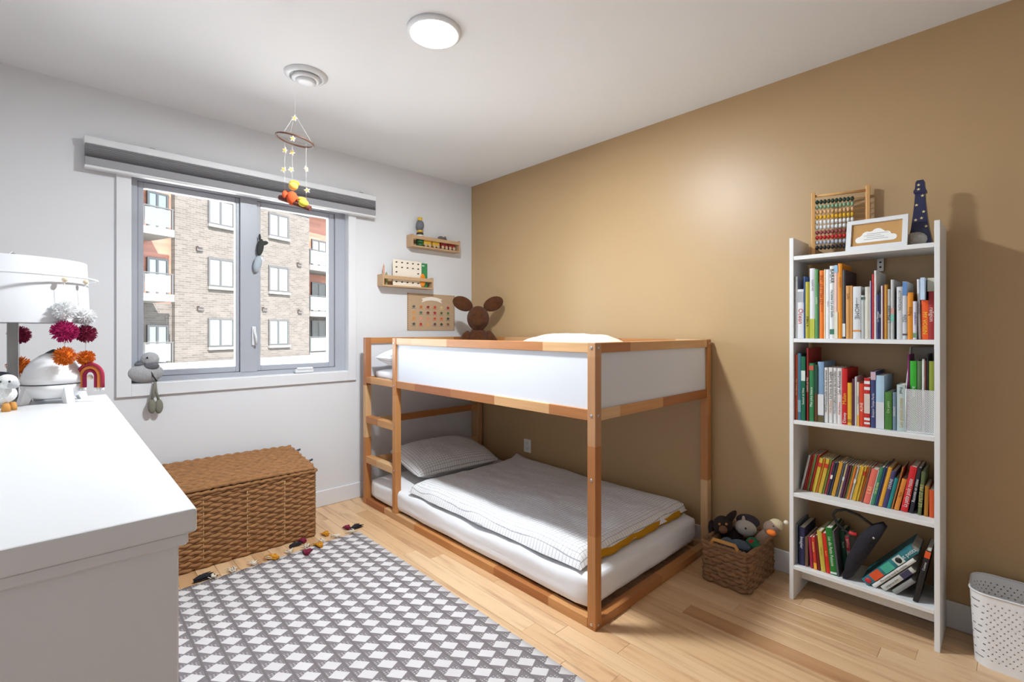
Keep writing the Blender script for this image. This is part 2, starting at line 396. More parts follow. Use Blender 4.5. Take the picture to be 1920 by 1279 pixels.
def sash(x0, x1, z0, z1, gx0, gx1, gz0, gz1):
    y0, y1 = FD0 + 0.012, FD0 + 0.06
    mb = MB(); mb.rbox(x0, gx0, y0, y1, z0, z1, r=0.003, seg=1); mb.rbox(gx1, x1, y0, y1, z0, z1, r=0.003, seg=1); mb.rbox(gx0, gx1, y0, y1, z0, gz0, r=0.003, seg=1); mb.rbox(gx0, gx1, y0, y1, gz1, z1, r=0.003, seg=1)
    s_ = mb.build('sash', M_PVC, w, True)
    B(gx0, gx1, YW + 0.078, YW + 0.082, gz0, gz1).build('pane', M_GLASS, s_, True)
sash(fx0 + 0.031, 0.829, fz0 + 0.031, fz1 - 0.021, 0.353, 0.808, 0.978, 1.992)
sash(0.926, fx1 - 0.071, fz0 + 0.031, fz1 - 0.021, 0.95, 1.391, 0.978, 1.992)
c = onY(569, 692, FD0 - 0.01)
mb = MB(); mb.rbox(c.x - 0.06, c.x + 0.06, FD0 - 0.035, FD0 - 0.0, OZ0 + 0.006, OZ0 + 0.03, r=0.006); mb.rbox(c.x - 0.05, c.x + 0.055, FD0 - 0.04, FD0 - 0.02, OZ0 + 0.026, OZ0 + 0.042, r=0.006)
mb.build('crank_handle', M_TRIM, w, True)
c = onY(475, 630, FD0)
mb = MB(); mb.rbox(c.x - 0.012, c.x + 0.012, FD0 - 0.016, FD0 - 0.004, c.z - 0.06, c.z + 0.06, r=0.005); mb.tube([(c.x, FD0 - 0.012, c.z + 0.04), (c.x + 0.006, FD0 - 0.03, c.z), (c.x + 0.012, FD0 - 0.03, c.z - 0.055)], [0.008, 0.007, 0.006])
mb.build('lock_handle', M_TRIM, w, True)
# electrical outlet on the tan wall
o = thing('wall_outlet', 'white duplex outlet on the tan wall under the bunk', 'outlet', (XT, 2.584, 0.316))
MB().rbox(-0.006, -0.0003, -0.037, 0.037, -0.05, 0.05, r=0.003).build('cover_plate', M_OUTLET, o)
for z in (0.021, -0.021):
    s_ = MB().rbox(-0.009, -0.006, -0.016, 0.016, z - 0.016, z + 0.016, r=0.003).build('socket', M_OUTLET, o)
    mb = MB()
    for yy in (-0.006, 0.006): mb.box(-0.0096, -0.009, yy - 0.001, yy + 0.001, z - 0.001, z + 0.008)
    mb.box(-0.0096, -0.009, -0.002, 0.002, z - 0.011, z - 0.007); mb.build('slot', M_BLACK, s_)

# ------------------------------------------------------------------ building across the street
BP = Vector((5.85, 26.87, 0)); BA = math.atan2(0.3477, 0.9376)
bd = thing('apartment_building', 'taupe brick apartment block seen through the window', 'building', BP, BA)
def bpart(mb, name, m, parent=bd): return mb.build(name, m, parent)
bpart(B(-2.08, 5.32, 0, 8, -0.25, 7.85), 'brick_wall', BRICK)
bpart(B(-2.1, 5.34, -0.05, 8, 7.85, 7.95), 'roof_edge', M_FRAME_D)
bpart(B(-9, 12, -0.25, 8, -8, -0.25), 'white_base', M_WHITEC)
bpart(B(-9, -2.08, 0.3, 8, -0.25, 10.8), 'cladding_wall', CLAD)
bpart(B(5.32, 12, 1.8, 8, -0.25, 8.9), 'cladding_wall', CLAD)
bpart(B(5.32, 12, 0.2, 8, 8.9, 9.1), 'roof_edge', M_SILLF)
bpart(B(5.6, 12, 1.75, 1.8, -0.25, 2.6), 'brick_wall', BRICK)
bpart(B(-9, -2.08, 0.24, 0.3, -0.25, 2.42), 'brick_wall', BRICK)
def bwin(u0, u1, z0, z1, y=0.0, curtain=True, sill=True, dark=False):
    f = MB(); t = 0.09
    f.box(u0, u0 + t, y - 0.06, y + 0.02, z0, z1); f.box(u1 - t, u1, y - 0.06, y + 0.02, z0, z1); f.box(u0 + t, u1 - t, y - 0.06, y + 0.02, z0, z0 + t); f.box(u0 + t, u1 - t, y - 0.06, y + 0.02, z1 - t, z1)
    um = u0 + (u1 - u0) * 0.47; f.box(um - t / 2, um + t / 2, y - 0.06, y + 0.02, z0 + t, z1 - t)
    fo = bpart(f, 'window', M_FRAME_D)
    for a, b in ((u0 + t, um - t / 2), (um + t / 2, u1 - t)):
        p = bpart(B(a, b, y - 0.03, y - 0.02, z0 + t, z1 - t), 'pane', M_CURT if curtain else M_DGLASS, fo)
    if sill: bpart(B(u0 - 0.03, u1 + 0.03, y - 0.16, y - 0.0, z0 - 0.13, z0), 'window_sill', M_SILLF)
for z0, z1, cur in ((6.32, 7.6, True), (3.32, 4.72, True), (0.4, 1.8, False)):
    bwin(-0.61, 0.68, z0, z1, curtain=cur); bwin(2.62, 3.89, z0, z1, curtain=cur)
for u, z in ((-1.05, 5.05), (-1.0, 2.25), (4.55, 5.0), (4.6, 2.3), (2.35, 2.35), (2.1, 5.1)):
    v = MB(); v.prism([(-0.12, -0.1), (0.12, -0.1), (0.12, 0.1), (-0.12, 0.1)], -0.12, 0, 'xz', Matrix.Translation((u, 0, z))); v.box(u - 0.12, u + 0.12, -0.22, -0.12, z + 0.04, z + 0.1)
    bpart(v, 'wall_vent', mat('vent_brown', rgb(36, 28, 24), 0.6))
def balcony(u0, u1, z, yb, rail=0.9, yf=0.0):
    s_ = bpart(B(u0, u1, yf - 0.05, yb, z - 0.3, z), 'balcony_slab', M_SILLF)
    for k in range(5):
        u = u0 + 0.05 + (u1 - u0 - 0.1) * k / 4
        bpart(B(u - 0.03, u + 0.03, yf, yf + 0.06, z, z + rail), 'post', M_FRAME_D, s_)
        if k < 4:
            un = u0 + 0.05 + (u1 - u0 - 0.1) * (k + 1) / 4
            bpart(B(u + 0.06, un - 0.06, yf + 0.02, yf + 0.04, z + 0.08, z + rail - 0.03), 'glass_panel', M_FGLASS, s_)
    bpart(B(u0, u1, yf - 0.01, yf + 0.07, z + rail, z + rail + 0.05), 'handrail', M_FRAME_D, s_)
for z in (8.1, 5.40, 2.70, -0.14): balcony(-7.4, -3.0, z, 0.24, 0.82, -1.6)
for z in (5.1, 2.35, -0.1): balcony(5.35, 11, z, 1.8)
for z in (5.75, 2.85, -0.1):
    bwin(-3.1, -2.25, z - 0.25, z + 1.55, y=0.22, curtain=False, sill=False)
    bwin(-5.75, -4.2, z - 0.25, z + 1.55, y=0.22, curtain=False, sill=False)
for z in (5.1, 2.35, -0.1):
    bwin(7.0, 8.2, z + 0.02, z + 1.95, y=1.74, curtain=True, sill=False)
struct(B(-120, 140, 3.6, 200, -8.1, -8.0).build('ground', M_ASPH))

# ------------------------------------------------------------------ pleated window shade
YS = YW - 0.062
sh = thing('window_shade', 'grey pleated cellular shade raised above the window', 'window shade', (0.9, YW, 2.04))
sx0, sx1 = onY(157, 280, YS).x, onY(706, 390, YS).x
zt = onY(157, 252, YS).z; zg = onY(157, 266, YS).z; zb = onY(157, 312, YS).z; zbg = onY(157, 306.5, YS).z
RB(sx0, sx1, YS, YW - 0.017, zg, zt, r=0.003, seg=1).build('headrail', M_TRIM, sh, True)
zz = zg; hgt = (zg - zbg) * 0.62; k = 0; steps = 9
ws_ = [1.5, 1.5, 1.35, 1.2, 1.0, 0.85, 0.7, 0.6, 0.5]; tot = sum(ws_)
for q in ws_:
    hh = hgt * q / tot; m_ = MB()
    m_.prism([(YW - 0.02, zz - 0.0004), (YS + 0.009, zz - 0.0004), (YS + 0.001, zz - hh * 0.6), (YS + 0.009, zz - hh + 0.0004), (YW - 0.02, zz - hh + 0.0004)], sx0 + 0.004, sx1 - 0.004, 'yz')
    m_.build('pleat', M_GREYP, sh, True); zz -= hh
RB(sx0 + 0.004, sx1 - 0.004, YS + 0.002, YW - 0.02, zbg, zz, r=0.002, seg=1).build('fabric_band', M_GREYP, sh, True)
RB(sx0 + 0.002, sx1 - 0.002, YS, YW - 0.018, zb, zbg, r=0.003, seg=1).build('bottom_rail', M_WHITE, sh, True)
for xx in (0.38, 1.58): B(xx - 0.012, xx + 0.012, YS + 0.005, YW - 0.02, zt, zt + 0.006).build('bracket', M_METAL, sh, True)

# ------------------------------------------------------------------ ceiling light, vent
cl = thing('ceiling_light', 'round flush ceiling light switched on', 'ceiling light', (1.145, 1.675, ZC))
MB().lathe([(0.112, 0), (0.112, -0.012), (0.104, -0.018), (0.098, -0.018), (0.098, -0.012)], n=48).build('rim', M_WHITE, cl)
MB().lathe([(0.098, -0.012), (0.09, -0.019), (0.05, -0.022), (0.0001, -0.023)], n=48).build('diffuser', mat('lamp_glow', (1, 0.98, 0.94), 0.5, emit=14), cl)
ld = bpy.data.lights.new('ceiling_light_source', 'AREA'); lo = bpy.data.objects.new('ceiling_light_source', ld); COL.objects.link(lo)
ld.shape = 'DISK'; ld.size = 0.19; ld.energy = LAMP_W; ld.color = (0.88, 0.95, 1.0); lo.location = (0, 0, -0.03); lo.parent = cl
vt = thing('ceiling_vent', 'round white ceiling air vent near the window', 'vent', (0.89, 2.40, ZC))
MB().lathe([(0.100, 0), (0.100, -0.004), (0.078, -0.016), (0.074, -0.016), (0.074, -0.004)], n=40).build('outer_ring', M_WHITE, vt)
MB().lathe([(0.07, -0.002), (0.0001, -0.002)], n=32).build('dark_throat', M_DARK, vt)
MB().lathe([(0.062, -0.010), (0.066, -0.024), (0.05, -0.030), (0.046, -0.026)], n=40).build('middle_ring', M_WHITE, vt)
MB().lathe([(0.0001, -0.016), (0.042, -0.018), (0.047, -0.034), (0.03, -0.040), (0.0001, -0.041)], n=40).build('centre_disc', M_WHITE, vt)

# ------------------------------------------------------------------ poster
po_ = thing('food_poster', 'kraft brown alphabet poster of small fruits and vegetables', 'poster', (2.2127, YW, 1.2))
pw, ph = 0.229, 0.148
RB(-pw, pw, -0.004, -0.0005, 0.0, 0.295, r=0.0008, seg=1).build('sheet', mat('kraft_paper', rgb(190, 160, 128), 0.85, var=0.06, vscale=40), po_)
mb = MB(); mb.prism([(-0.10, 0.225), (-0.085, 0.245), (-0.1, 0.255), (-0.05, 0.268), (0.0, 0.273), (0.05, 0.268), (0.1, 0.255), (0.085, 0.245), (0.1, 0.225), (0.05, 0.24), (0.0, 0.245), (-0.05, 0.24)], -0.0046, -0.004, 'xz')
mb.build('banner', mat('banner_white', rgb(238, 228, 214), 0.8), po_)
cols = [(90, 100, 90), (196, 110, 50), (150, 40, 45), (196, 70, 50), (214, 190, 130), (160, 40, 50), (222, 150, 70), (90, 110, 90), (110, 50, 50), (170, 50, 60), (80, 100, 50), (70, 120, 60), (220, 140, 60), (220, 150, 130), (226, 140, 110), (206, 90, 50), (216, 100, 70), (60, 80, 60), (90, 90, 80), (190, 50, 45), (220, 160, 90), (100, 70, 80), (70, 80, 60), (120, 90, 60)]
rr = random.Random(5)
for i, c in enumerate(cols):
    cx_, cz = -0.17 + 0.066 * (i % 6), 0.19 - 0.046 * (i // 6)
    mb = MB(); nn = 9; a0 = rr.random()
    mb.prism([(cx_ + 0.014 * (0.8 + 0.4 * rr.random()) * math.cos(a0 + 2 * PI * k / nn), cz + 0.011 * (0.8 + 0.4 * rr.random()) * math.sin(a0 + 2 * PI * k / nn)) for k in range(nn)], -0.0046, -0.004, 'xz')
    mb.box(cx_ - 0.022, cx_ + 0.02, -0.0045, -0.004, cz - 0.017, cz - 0.0145)
    mb.build('food_picture', cmat(c, 0.8), po_)
mb = MB()
for k in range(18):
    z = 0.008 + 0.28 * k / 17
    for s_ in (-1, 1): mb.box(s_ * 0.222 - 0.0025, s_ * 0.222 + 0.0025, -0.0045, -0.004, z - 0.003, z + 0.003)
mb.build('border_dots', mat('dot_brown', rgb(70, 40, 36), 0.8), po_)['kind'] = 'stuff'

# ================================================================== BUNK BED
BX0, BX1, BY0, BY1, BH = 1.556, 2.606, 1.1535, 3.146, 1.152
pt = 0.041
bed = thing('loft_bed', 'low pine loft bed with white side panels and ladder', 'bed', (BX0, BY0, 0))
def bpost(x, y, name='post', z0=0.0, z1=BH): return MB().rbox(x, x + pt, y, y + pt, z0, z1, r=0.002, seg=1).build(name, WZ, bed, True)
posts = [bpost(BX0, BY0), bpost(BX1 - pt, BY0), bpost(BX0, BY1 - 0.045), bpost(BX1 - pt, BY1 - 0.045)]
ladder_y = 2.703
bpost(BX0, ladder_y, 'ladder_post', 0.041, BH)
R_ = dict(r=0.0015, seg=1)
def railY(x, z0, z1, y0, y1, th=0.03, name='rail'): return MB().rbox(x, x + th, y0, y1, z0, z1, **R_).build(name, WY, bed, True)
def railX(y, z0, z1, x0, x1, th=0.03, name='rail'): return MB().rbox(x0, x1, y, y + th, z0, z1, **R_).build(name, WX, bed, True)
railY(BX0 + 0.004, 1.11, BH - 0.001, BY0 + pt, ladder_y, 0.034); railY(BX0 + 0.004, 0.836, 0.881, BY0 + pt, ladder_y, 0.034)
railY(BX0, 0.0, 0.04, BY0 + pt, BY1 - 0.045, 0.041, 'base_rail'); railY(BX1 - 0.04, 0.0, 0.04, BY0 + pt, BY1 - 0.045, 0.036, 'base_rail')
railY(BX1 - 0.038, 1.11, BH - 0.001, BY0 + pt, BY1 - 0.045, 0.034); railY(BX1 - 0.038, 0.836, 0.881, BY0 + pt, BY1 - 0.045, 0.034)
railX(BY0 + 0.004, 1.11, BH - 0.001, BX0 + pt, BX1 - pt, 0.034); railX(BY0 + 0.004, 0.836, 0.881, BX0 + pt, BX1 - pt, 0.034); railX(BY0, 0, 0.04, BX0 + pt, BX1 - pt, 0.041, 'base_rail')
for z0, z1 in ((1.11, BH - 0.001), (0.836, 0.881), (0.54, 0.586), (0.262, 0.308), (0.0, 0.04)): railX(BY1 - 0.04, z0, z1, BX0 + pt, BX1 - pt, 0.034)
for z0, z1 in ((0.838, 0.879), (0.563, 0.609), (0.286, 0.332)): railY(BX0, z0, z1, ladder_y + pt, BY1 - 0.045, 0.045, 'ladder_rung')
B(BX0 + 0.012, BX0 + 0.024, BY0 + pt, ladder_y, 0.881, 1.11).build('side_panel', M_PANEL, bed, True)
B(BX1 - 0.026, BX1 - 0.014, BY0 + pt, BY1 - 0.045, 0.881, 1.11).build('side_panel', M_PANEL, bed, True)
B(BX0 + pt, BX1 - pt, BY0 + 0.014, BY0 + 0.026, 0.881, 1.11).build('end_panel', M_PANEL, bed, True)
B(BX0 + pt, BX1 - pt, BY1 - 0.026, BY1 - 0.014, 0.881, 1.11).build('end_panel', M_PANEL, bed, True)
sl = B(0, 0.9, 0, 0.06, 0, 0.015).build('slat', WX, bed); sl.location = (0.06, 0.1, 0.021)
for k in range(13):
    if k: inst(sl, 'slat', bed, (0.06, 0.1 + k * 0.148, 0.021))
    inst(sl, 'slat', bed, (0.06, 0.1 + k * 0.148, 0.845))
scr = MB().lathe([(0.006, 0), (0.0065, 0.0015), (0.004, 0.0025), (0.0001, 0.0018)], n=12).build('screw', M_STEEL, bed)
sp = []
for z in (1.131, 0.858): sp += [((0, BY0 + 0.02 - BY0, z), (0, -PI / 2, 0)), ((0.02, 0, z), (PI / 2, 0, 0)), ((BX1 - BX0 - 0.02, 0, z), (PI / 2, 0, 0)), ((0, ladder_y + 0.02 - BY0, z - 0.01), (0, -PI / 2, 0))]
sp += [((0, 0.02, 0.02), (0, -PI / 2, 0)), ((0.02, 0, 0.02), (PI / 2, 0, 0)), ((0, 0.02, 0.6), (0, -PI / 2, 0)), ((0, ladder_y + 0.02 - BY0, 0.585), (0, -PI / 2, 0)), ((0, ladder_y + 0.02 - BY0, 0.31), (0, -PI / 2, 0))]
scr.location, scr.rotation_euler = sp[0]
for l, r in sp[1:]: inst(scr, 'screw', bed, l, r)

def soft_box(name, x0, x1, y0, y1, z0, z1, r, m, parent=None, amp=0.006, seed=0, nu=40, nv=60, ex=6.0):
    """rounded mattress-like body: superellipsoid with gentle lumps"""
    from mathutils import noise as mn
    cx_, cy_, cz_ = (x0 + x1) / 2, (y0 + y1) / 2, (z0 + z1) / 2
    bm = bmesh.new(); bmesh.ops.create_cube(bm, size=2)
    bmesh.ops.subdivide_edges(bm, edges=list(bm.edges), cuts=22, use_grid_fill=True)
    hx, hy, hz = (x1 - x0) / 2, (y1 - y0) / 2, (z1 - z0) / 2
    for v in bm.verts:
        p = Vector((v.co.x * hx, v.co.y * hy, v.co.z * hz))
        q = Vector((max(-hx + r, min(hx - r, p.x)), max(-hy + r, min(hy - r, p.y)), max(-hz + min(r, hz * .98), min(hz - min(r, hz * .98), p.z))))
        d = p - q
        if d.length > 1e-6: p = q + d.normalized() * min(r, hz * .98) if False else q + Vector((d.x, d.y, d.z)).normalized() * r * min(1, d.length / r if d.length < r else 1)
        nz = mn.noise(Vector((p.x * 5 + seed, p.y * 5, p.z * 12))) * amp + mn.noise(Vector((p.x * 16 + seed, p.y * 9, p.z * 30))) * amp * 0.5
        p += (p.normalized() if p.length else Vector((0, 0, 1))) * nz * 0.6 + Vector((0, 0, nz * (1 if p.z > 0 else 0)))
        v.co = p + Vector((cx_, cy_, cz_))
    mb = MB(); mb.smooth = True; mb.add_bm(bm)
    return mb.build(name, m, parent, parent is not None, smooth=True)
mt = soft_box('mattress', BX0 + 0.016, BX1 - 0.05, BY0 + 0.046, BY1 - 0.06, 0.0415, 0.187, 0.045, M_SHEET, None, 0.010, 3)
tag(mt, 'thick white sheeted mattress on the floor level of the bed', 'mattress')
mt2 = soft_box('mattress', BX0 + 0.05, BX1 - 0.05, BY0 + 0.055, BY1 - 0.06, 0.862, 0.932, 0.034, M_SHEET, None, 0.006, 9)
tag(mt2, 'white sheeted mattress up on the top bunk', 'mattress')
def pillow(name, c, L, Wd, H, rx, rz, m, label, seed=0):
    from mathutils import noise as mn
    mb = MB(); nu, nv = 28, 20
    def top(sg):
        def fn(u, v):
            a, b = 2 * u - 1, 2 * v - 1
            ea = 1 - abs(a) ** 3.2; eb = 1 - abs(b) ** 3.2
            th = H * 0.5 * (max(ea, 0) ** 0.55) * (max(eb, 0) ** 0.55)
            pin = 1 - 0.07 * (abs(b) ** 2) * (1 - abs(a) ** 2); pin2 = 1 - 0.07 * (abs(a) ** 2) * (1 - abs(b) ** 2)
            nz = mn.noise(Vector((a * 3 + seed, b * 2.5, sg))) * 0.010 + mn.noise(Vector((a * 8 + seed, b * 6, sg))) * 0.004
            return (a * L / 2 * pin, b * Wd / 2 * pin2, sg * th + nz * (th / (H * .5)))
        return fn
    mb.grid(top(1), nu, nv); mb.grid(top(-1), nu, nv)
    o = mb.build(name, m, None, smooth=True); o.location = c; o.rotation_euler = (rx, 0, rz); tag(o, label, 'pillow'); return o
# lower pillow leans on the head end
pillow('pillow', (2.03, 2.835, 0.305), 0.66, 0.45, 0.17, math.radians(11), math.radians(-4), LINEN_D, 'grey grid pillow at the head of the lower bed', 2)
pillow('pillow', (1.90, 2.80, 1.016), 0.63, 0.50, 0.16, math.radians(0), 0, LINEN, 'white grid pillow on the top bunk by the ladder', 5)
pillow('pillow', (2.13, 1.75, 1.062), 0.72, 0.46, 0.24, 0, math.radians(80), M_CREAM, 'cream pillow on the top bunk peeking above the rail', 8)

# duvet: top sheet and mustard underside
def duvet(name, x0, x1, y0, y1, z, th, seed, label):
    from mathutils import noise as mn
    d = thing(name, label, 'duvet', ((x0 + x1) / 2, (y0 + y1) / 2, z))
    nu, nv = 60, 90
    def P(u, v, s):
        x = x0 + (x1 - x0) * u; y = y0 + (y1 - y0) * v
        ed = min(u, 1 - u) * (x1 - x0); ev = min(v, 1 - v) * (y1 - y0)
        e = min(1, min(ed, ev) / 0.075); rnd_ = math.sqrt(max(0, 1 - (1 - e) ** 2))
        w = mn.noise(Vector((x * 3 + seed, y * 3, 0))) * 0.014 + mn.noise(Vector((x * 11 + seed, y * 5, 1))) * 0.006 + mn.noise(Vector((x * 24, y * 22 + seed, 2))) * 0.0025
        xs = x + mn.noise(Vector((y * 5, seed, s))) * 0.014; ys = y + mn.noise(Vector((x * 5, seed + 4, s))) * 0.012
        if s > 0: zz = z + 0.01 + th * 0.15 + (th + w - th * 0.15) * rnd_ + (0.03 * max(0, 1 - ((1 - u) ** 2 + ((1 - v)) ** 2) * 160))
        else: zz = z + 0.012; xs = x0 + 0.10 + (x1 - x0 - 0.14) * u
        # the side edge droops over the mattress
        dr = max(0, 0.10 - (x - x0)) / 0.10
        zz -= 0.012 * dr * dr
        return (xs, ys, zz)
    mb = MB(); mb.grid(lambda u, v: P(u, v, 1), nu, nv); mb.build('duvet_cover', LINEN, d, True, smooth=True)
    # mustard lining shows along the foot edge
    mb = MB()
    def Q(u, v):
        x = x0 + 0.03 + (x1 - x0 - 0.05) * u; a = 2 * PI * v; tp = min(1.0, min(u, 1 - u) * 14 + 0.02)
        wob = 0.008 * math.sin(x * 23) + 0.006 * math.sin(x * 51)
        return (x, y0 + 0.020 + 0.024 * tp * math.cos(a) + wob * 0.3, z + 0.020 + 0.022 * tp * math.sin(a) + wob * 0.3 - 0.012 * (max(0, 0.10 - (x - x0)) / 0.10) ** 2)
    mb.grid(Q, 70, 10); mb.build('mustard_lining', M_MUST, d, True, smooth=True)
    mb = MB(); mb.grid(lambda u, v: P(u, v, -1), 30, 45); mb.build('lining', M_MUST, d, True, smooth=True)
    return d
duvet('duvet', BX0 + 0.03, BX1 - 0.08, BY0 + 0.10, 2.60, 0.190, 0.066, 1, 'white grid duvet with mustard underside on the lower bed')

# ================================================================== DRESSER (long white chest, cut by the left frame edge)
DX0, DX1, DY0, DY1, DZ = -0.372, 0.139, 0.765, 2.3674, 0.96
dr = thing('dresser', 'large white chest of drawers with a stepped top board', 'dresser', (DX0, DY0, 0))
MB().rbox(DX0, DX1, DY0, DY1, DZ - 0.032, DZ, r=0.003, seg=2).build('top_board', M_WHITE, dr, True)
MB().rbox(DX0 + 0.006, DX1 - 0.008, DY0 + 0.008, DY1 - 0.008, DZ - 0.050, DZ - 0.032, r=0.003, seg=1).build('top_moulding', M_WHITE, dr, True)
for ya, yb in ((DY0 + 0.016, DY0 + 0.040), (DY1 - 0.040, DY1 - 0.016)): MB().rbox(DX0 + 0.012, DX1 - 0.018, ya, yb, 0.0, DZ - 0.05, r=0.002, seg=1).build('side_panel', M_WHITE, dr, True)
B(DX0 + 0.012, DX0 + 0.02, DY0 + 0.04, DY1 - 0.04, 0.06, DZ - 0.05).build('back_panel', M_WHITE, dr, True)
B(DX0 + 0.02, DX1 - 0.05, DY0 + 0.04, DY1 - 0.04, 0.06, 0.08).build('bottom_panel', M_WHITE, dr, True)
rows = [(0.70, 0.90, 4), (0.40, 0.69, 2), (0.10, 0.39, 2)]
for z0, z1, kk in rows:
    wd = (DY1 - DY0 - 0.09) / kk
    for k in range(kk):
        ya = DY0 + 0.045 + k * wd
        f = MB().rbox(DX1 - 0.042, DX1 - 0.022, ya + 0.003, ya + wd - 0.003, z0 + 0.003, z1 - 0.003, r=0.002, seg=1).build('drawer', M_WHITE, dr, True)
        MB().lathe([(0.006, 0), (0.007, 0.012), (0.014, 0.02), (0.012, 0.028), (0.0001, 0.03)], n=14, M=Matrix.Translation((DX1 - 0.022, ya + wd / 2, (z0 + z1) / 2)) @ Matrix.Rotation(PI / 2, 4, 'Y')).build('knob', M_WHITE, f, True)

# ================================================================== RUG with tassels
RX0, RX1, RY0, RY1 = 0.16, 1.31, 0.2, 2.665
rg = thing('rug', 'flat woven rug with grey and white diamond pattern', 'rug', (0.75, 1.4, 0.0006))
mb = MB()
def rugp(u, v):
    x = RX0 + (RX1 - RX0) * u; y = RY0 + (RY1 - RY0) * v
    return (x, y + (0.05 * (u - 0.3) if v > 0.9 else 0) * (v - 0.9) * 10, 0.0045 + 0.0012 * math.sin(x * 9 + y * 4) + 0.0008 * math.sin(y * 21))
mb.grid(rugp, 30, 60); o = mb.build('woven_field', RUG, rg, True, smooth=True)
sm_ = o.modifiers.new('s', 'SOLIDIFY'); sm_.thickness = 0.004; sm_.offset = -1
rr = random.Random(11)
tcols = [(38, 36, 42), (128, 30, 58), (206, 140, 30), (38, 36, 42), (128, 30, 58), (206, 140, 30), (38, 36, 42), (128, 30, 58)]
def tuft(cx, cy, ang, ln, c, name='tassel', nst=44, spread=0.7, r=0.003):
    mb = MB()
    for k in range(nst):
        a = ang + (rr.random() - 0.5) * spread; l = ln * (0.75 + 0.4 * rr.random()); z = 0.007 + 0.012 * rr.random()
        x0, y0 = cx + (rr.random() - .5) * 0.018, cy + (rr.random() - .5) * 0.01
        mb.tube([(x0, y0, z), (x0 + math.cos(a) * l * .5, y0 + math.sin(a) * l * .5, z + 0.008 * rr.random()), (x0 + math.cos(a) * l, y0 + math.sin(a) * l, 0.004 + 0.01 * rr.random())], [r, r * 1.1, r * 0.7], 5)
    return mb.build(name, c if not isinstance(c, tuple) else cmat(c, 0.95), rg, True)
edge = lambda x: 2.665 + 0.05 * ((x - RX0) / (RX1 - RX0) - 0.3)
for px_, col, ln in [((366, 1090), 0, .06), ((520, 1047), 2, .05), ((575, 1040), 1, .05), ((602, 1026), 2, .05), ((545, 1025), 0, .05), ((571, 1015), 1, .055), ((610, 1000), 2, .06), ((660, 992), 0, .05), ((650, 988), 1, .06)]:
    q = onZ(px_[0], px_[1], 0.01); tuft(q.x, min(q.y, 2.765), PI / 2 + (rr.random() - .5) * 1.2 if col != 0 else 0.3, min(ln * 1.25, max(0.035, 2.808 - min(q.y, 2.765))), tcols[[0, 1, 2][col]])
for k in range(9):
    x = 0.55 + k * 0.09; tuft(x, edge(x) - 0.002, PI / 2, 0.045, M_CREAM, 'fringe', 14, 1.6, 0.0016)

# ================================================================== WICKER
def wicker(mb, x0, x1, y0, y1, z0, z1, rows, amp, wl, rr_, lean=0.0):
    """woven shell: every row is a strand that goes in and out around stakes"""
    per = [(x0, y0), (x1, y0), (x1, y1), (x0, y1)]
    segs = []
    for i in range(4):
        a, b = Vector(per[i]), Vector(per[(i + 1) % 4]); d = (b - a); L = d.length; d.normalize(); nrm = Vector((d.y, -d.x)); segs.append((a, d, nrm, L))
    for r in range(rows):
        z = z0 + (z1 - z0) * (r + 0.5) / rows; hr = (z1 - z0) / rows * 0.62
        for si, (a, d, nrm, L) in enumerate(segs):
            k = max(4, int(L / wl) * 6); pts = []
            for i in range(k + 1):
                t = L * i / k; off = amp * math.sin(PI * t / wl * 1.0 + (PI if r % 2 else 0)) * min(1, min(t, L - t) / (wl * .5) + .2)
                p = a + d * t + nrm * off; pts.append((p.x, p.y, z + 0.25 * hr * math.sin(2 * PI * t / wl + r) ))
            mb.tube(pts, hr * rr_, 6)
# trunk
TX0, TX1, TY0, TY1, TZ = 0.17, 1.105, 2.822, 3.225, 0.388
tk = thing('wicker_chest', 'brown woven wicker storage chest with a lid under the window', 'chest', (0.64, 3.02, 0))
mb = MB(); wicker(mb, TX0 + .008, TX1 - .008, TY0 + .008, TY1 - .008, 0.004, TZ - 0.012, 24, 0.005, 0.044, 1.0)
body = mb.build('woven_body', M_WICK, tk, True, smooth=True)
B(TX0 + .014, TX1 - .014, TY0 + .014, TY1 - .014, 0.004, TZ - 0.05).build('liner', mat('wicker_inner', rgb(70, 46, 28), 0.9), tk, True)
mb = MB()
for a, b in (((TX0, TY0), (TX1, TY0)), ((TX1, TY0), (TX1, TY1)), ((TX1, TY1), (TX0, TY1)), ((TX0, TY1), (TX0, TY0))):
    k = 60; pts = [(a[0] + (b[0] - a[0]) * i / k, a[1] + (b[1] - a[1]) * i / k, TZ - 0.006 + 0.0025 * math.sin(i * 2.1)) for i in range(k + 1)]; mb.tube(pts, [0.009 + 0.0018 * math.sin(i * 2.6) for i in range(k + 1)], 7)
mb.build('rim', M_WICK, tk, True, smooth=True)
for xx in (0.33, 0.54, 0.74, 0.93):
    MB().tube([(xx, TY0 + 0.001, 0.02 + 0.34 * i / 12 + 0.0) for i in range(13)], 0.0022, 5).build('stitch', M_STITCH, tk, True)
lid = None
mb = MB(); lx0, lx1 = TX0 - 0.004, TX1 - 0.012; nr = 13
def lidz(y, x): t = (y - TY0) / (TY1 - TY0); return TZ + 0.014 + 0.050 * t + 0.006 * math.sin(PI * (x - lx0) / (lx1 - lx0)) 
for r in range(nr):
    y = TY0 + 0.006 + (TY1 - TY0 - 0.012) * (r + .5) / nr; k = 110
    pts = [(lx0 + (lx1 - lx0) * i / k, y + 0.002 * math.sin(i * 1.3 + r), lidz(y, lx0 + (lx1 - lx0) * i / k) + 0.0035 * math.sin(PI * i / 3 + (PI if r % 2 else 0))) for i in range(k + 1)]
    mb.tube(pts, 0.0165, 6)
k = 60
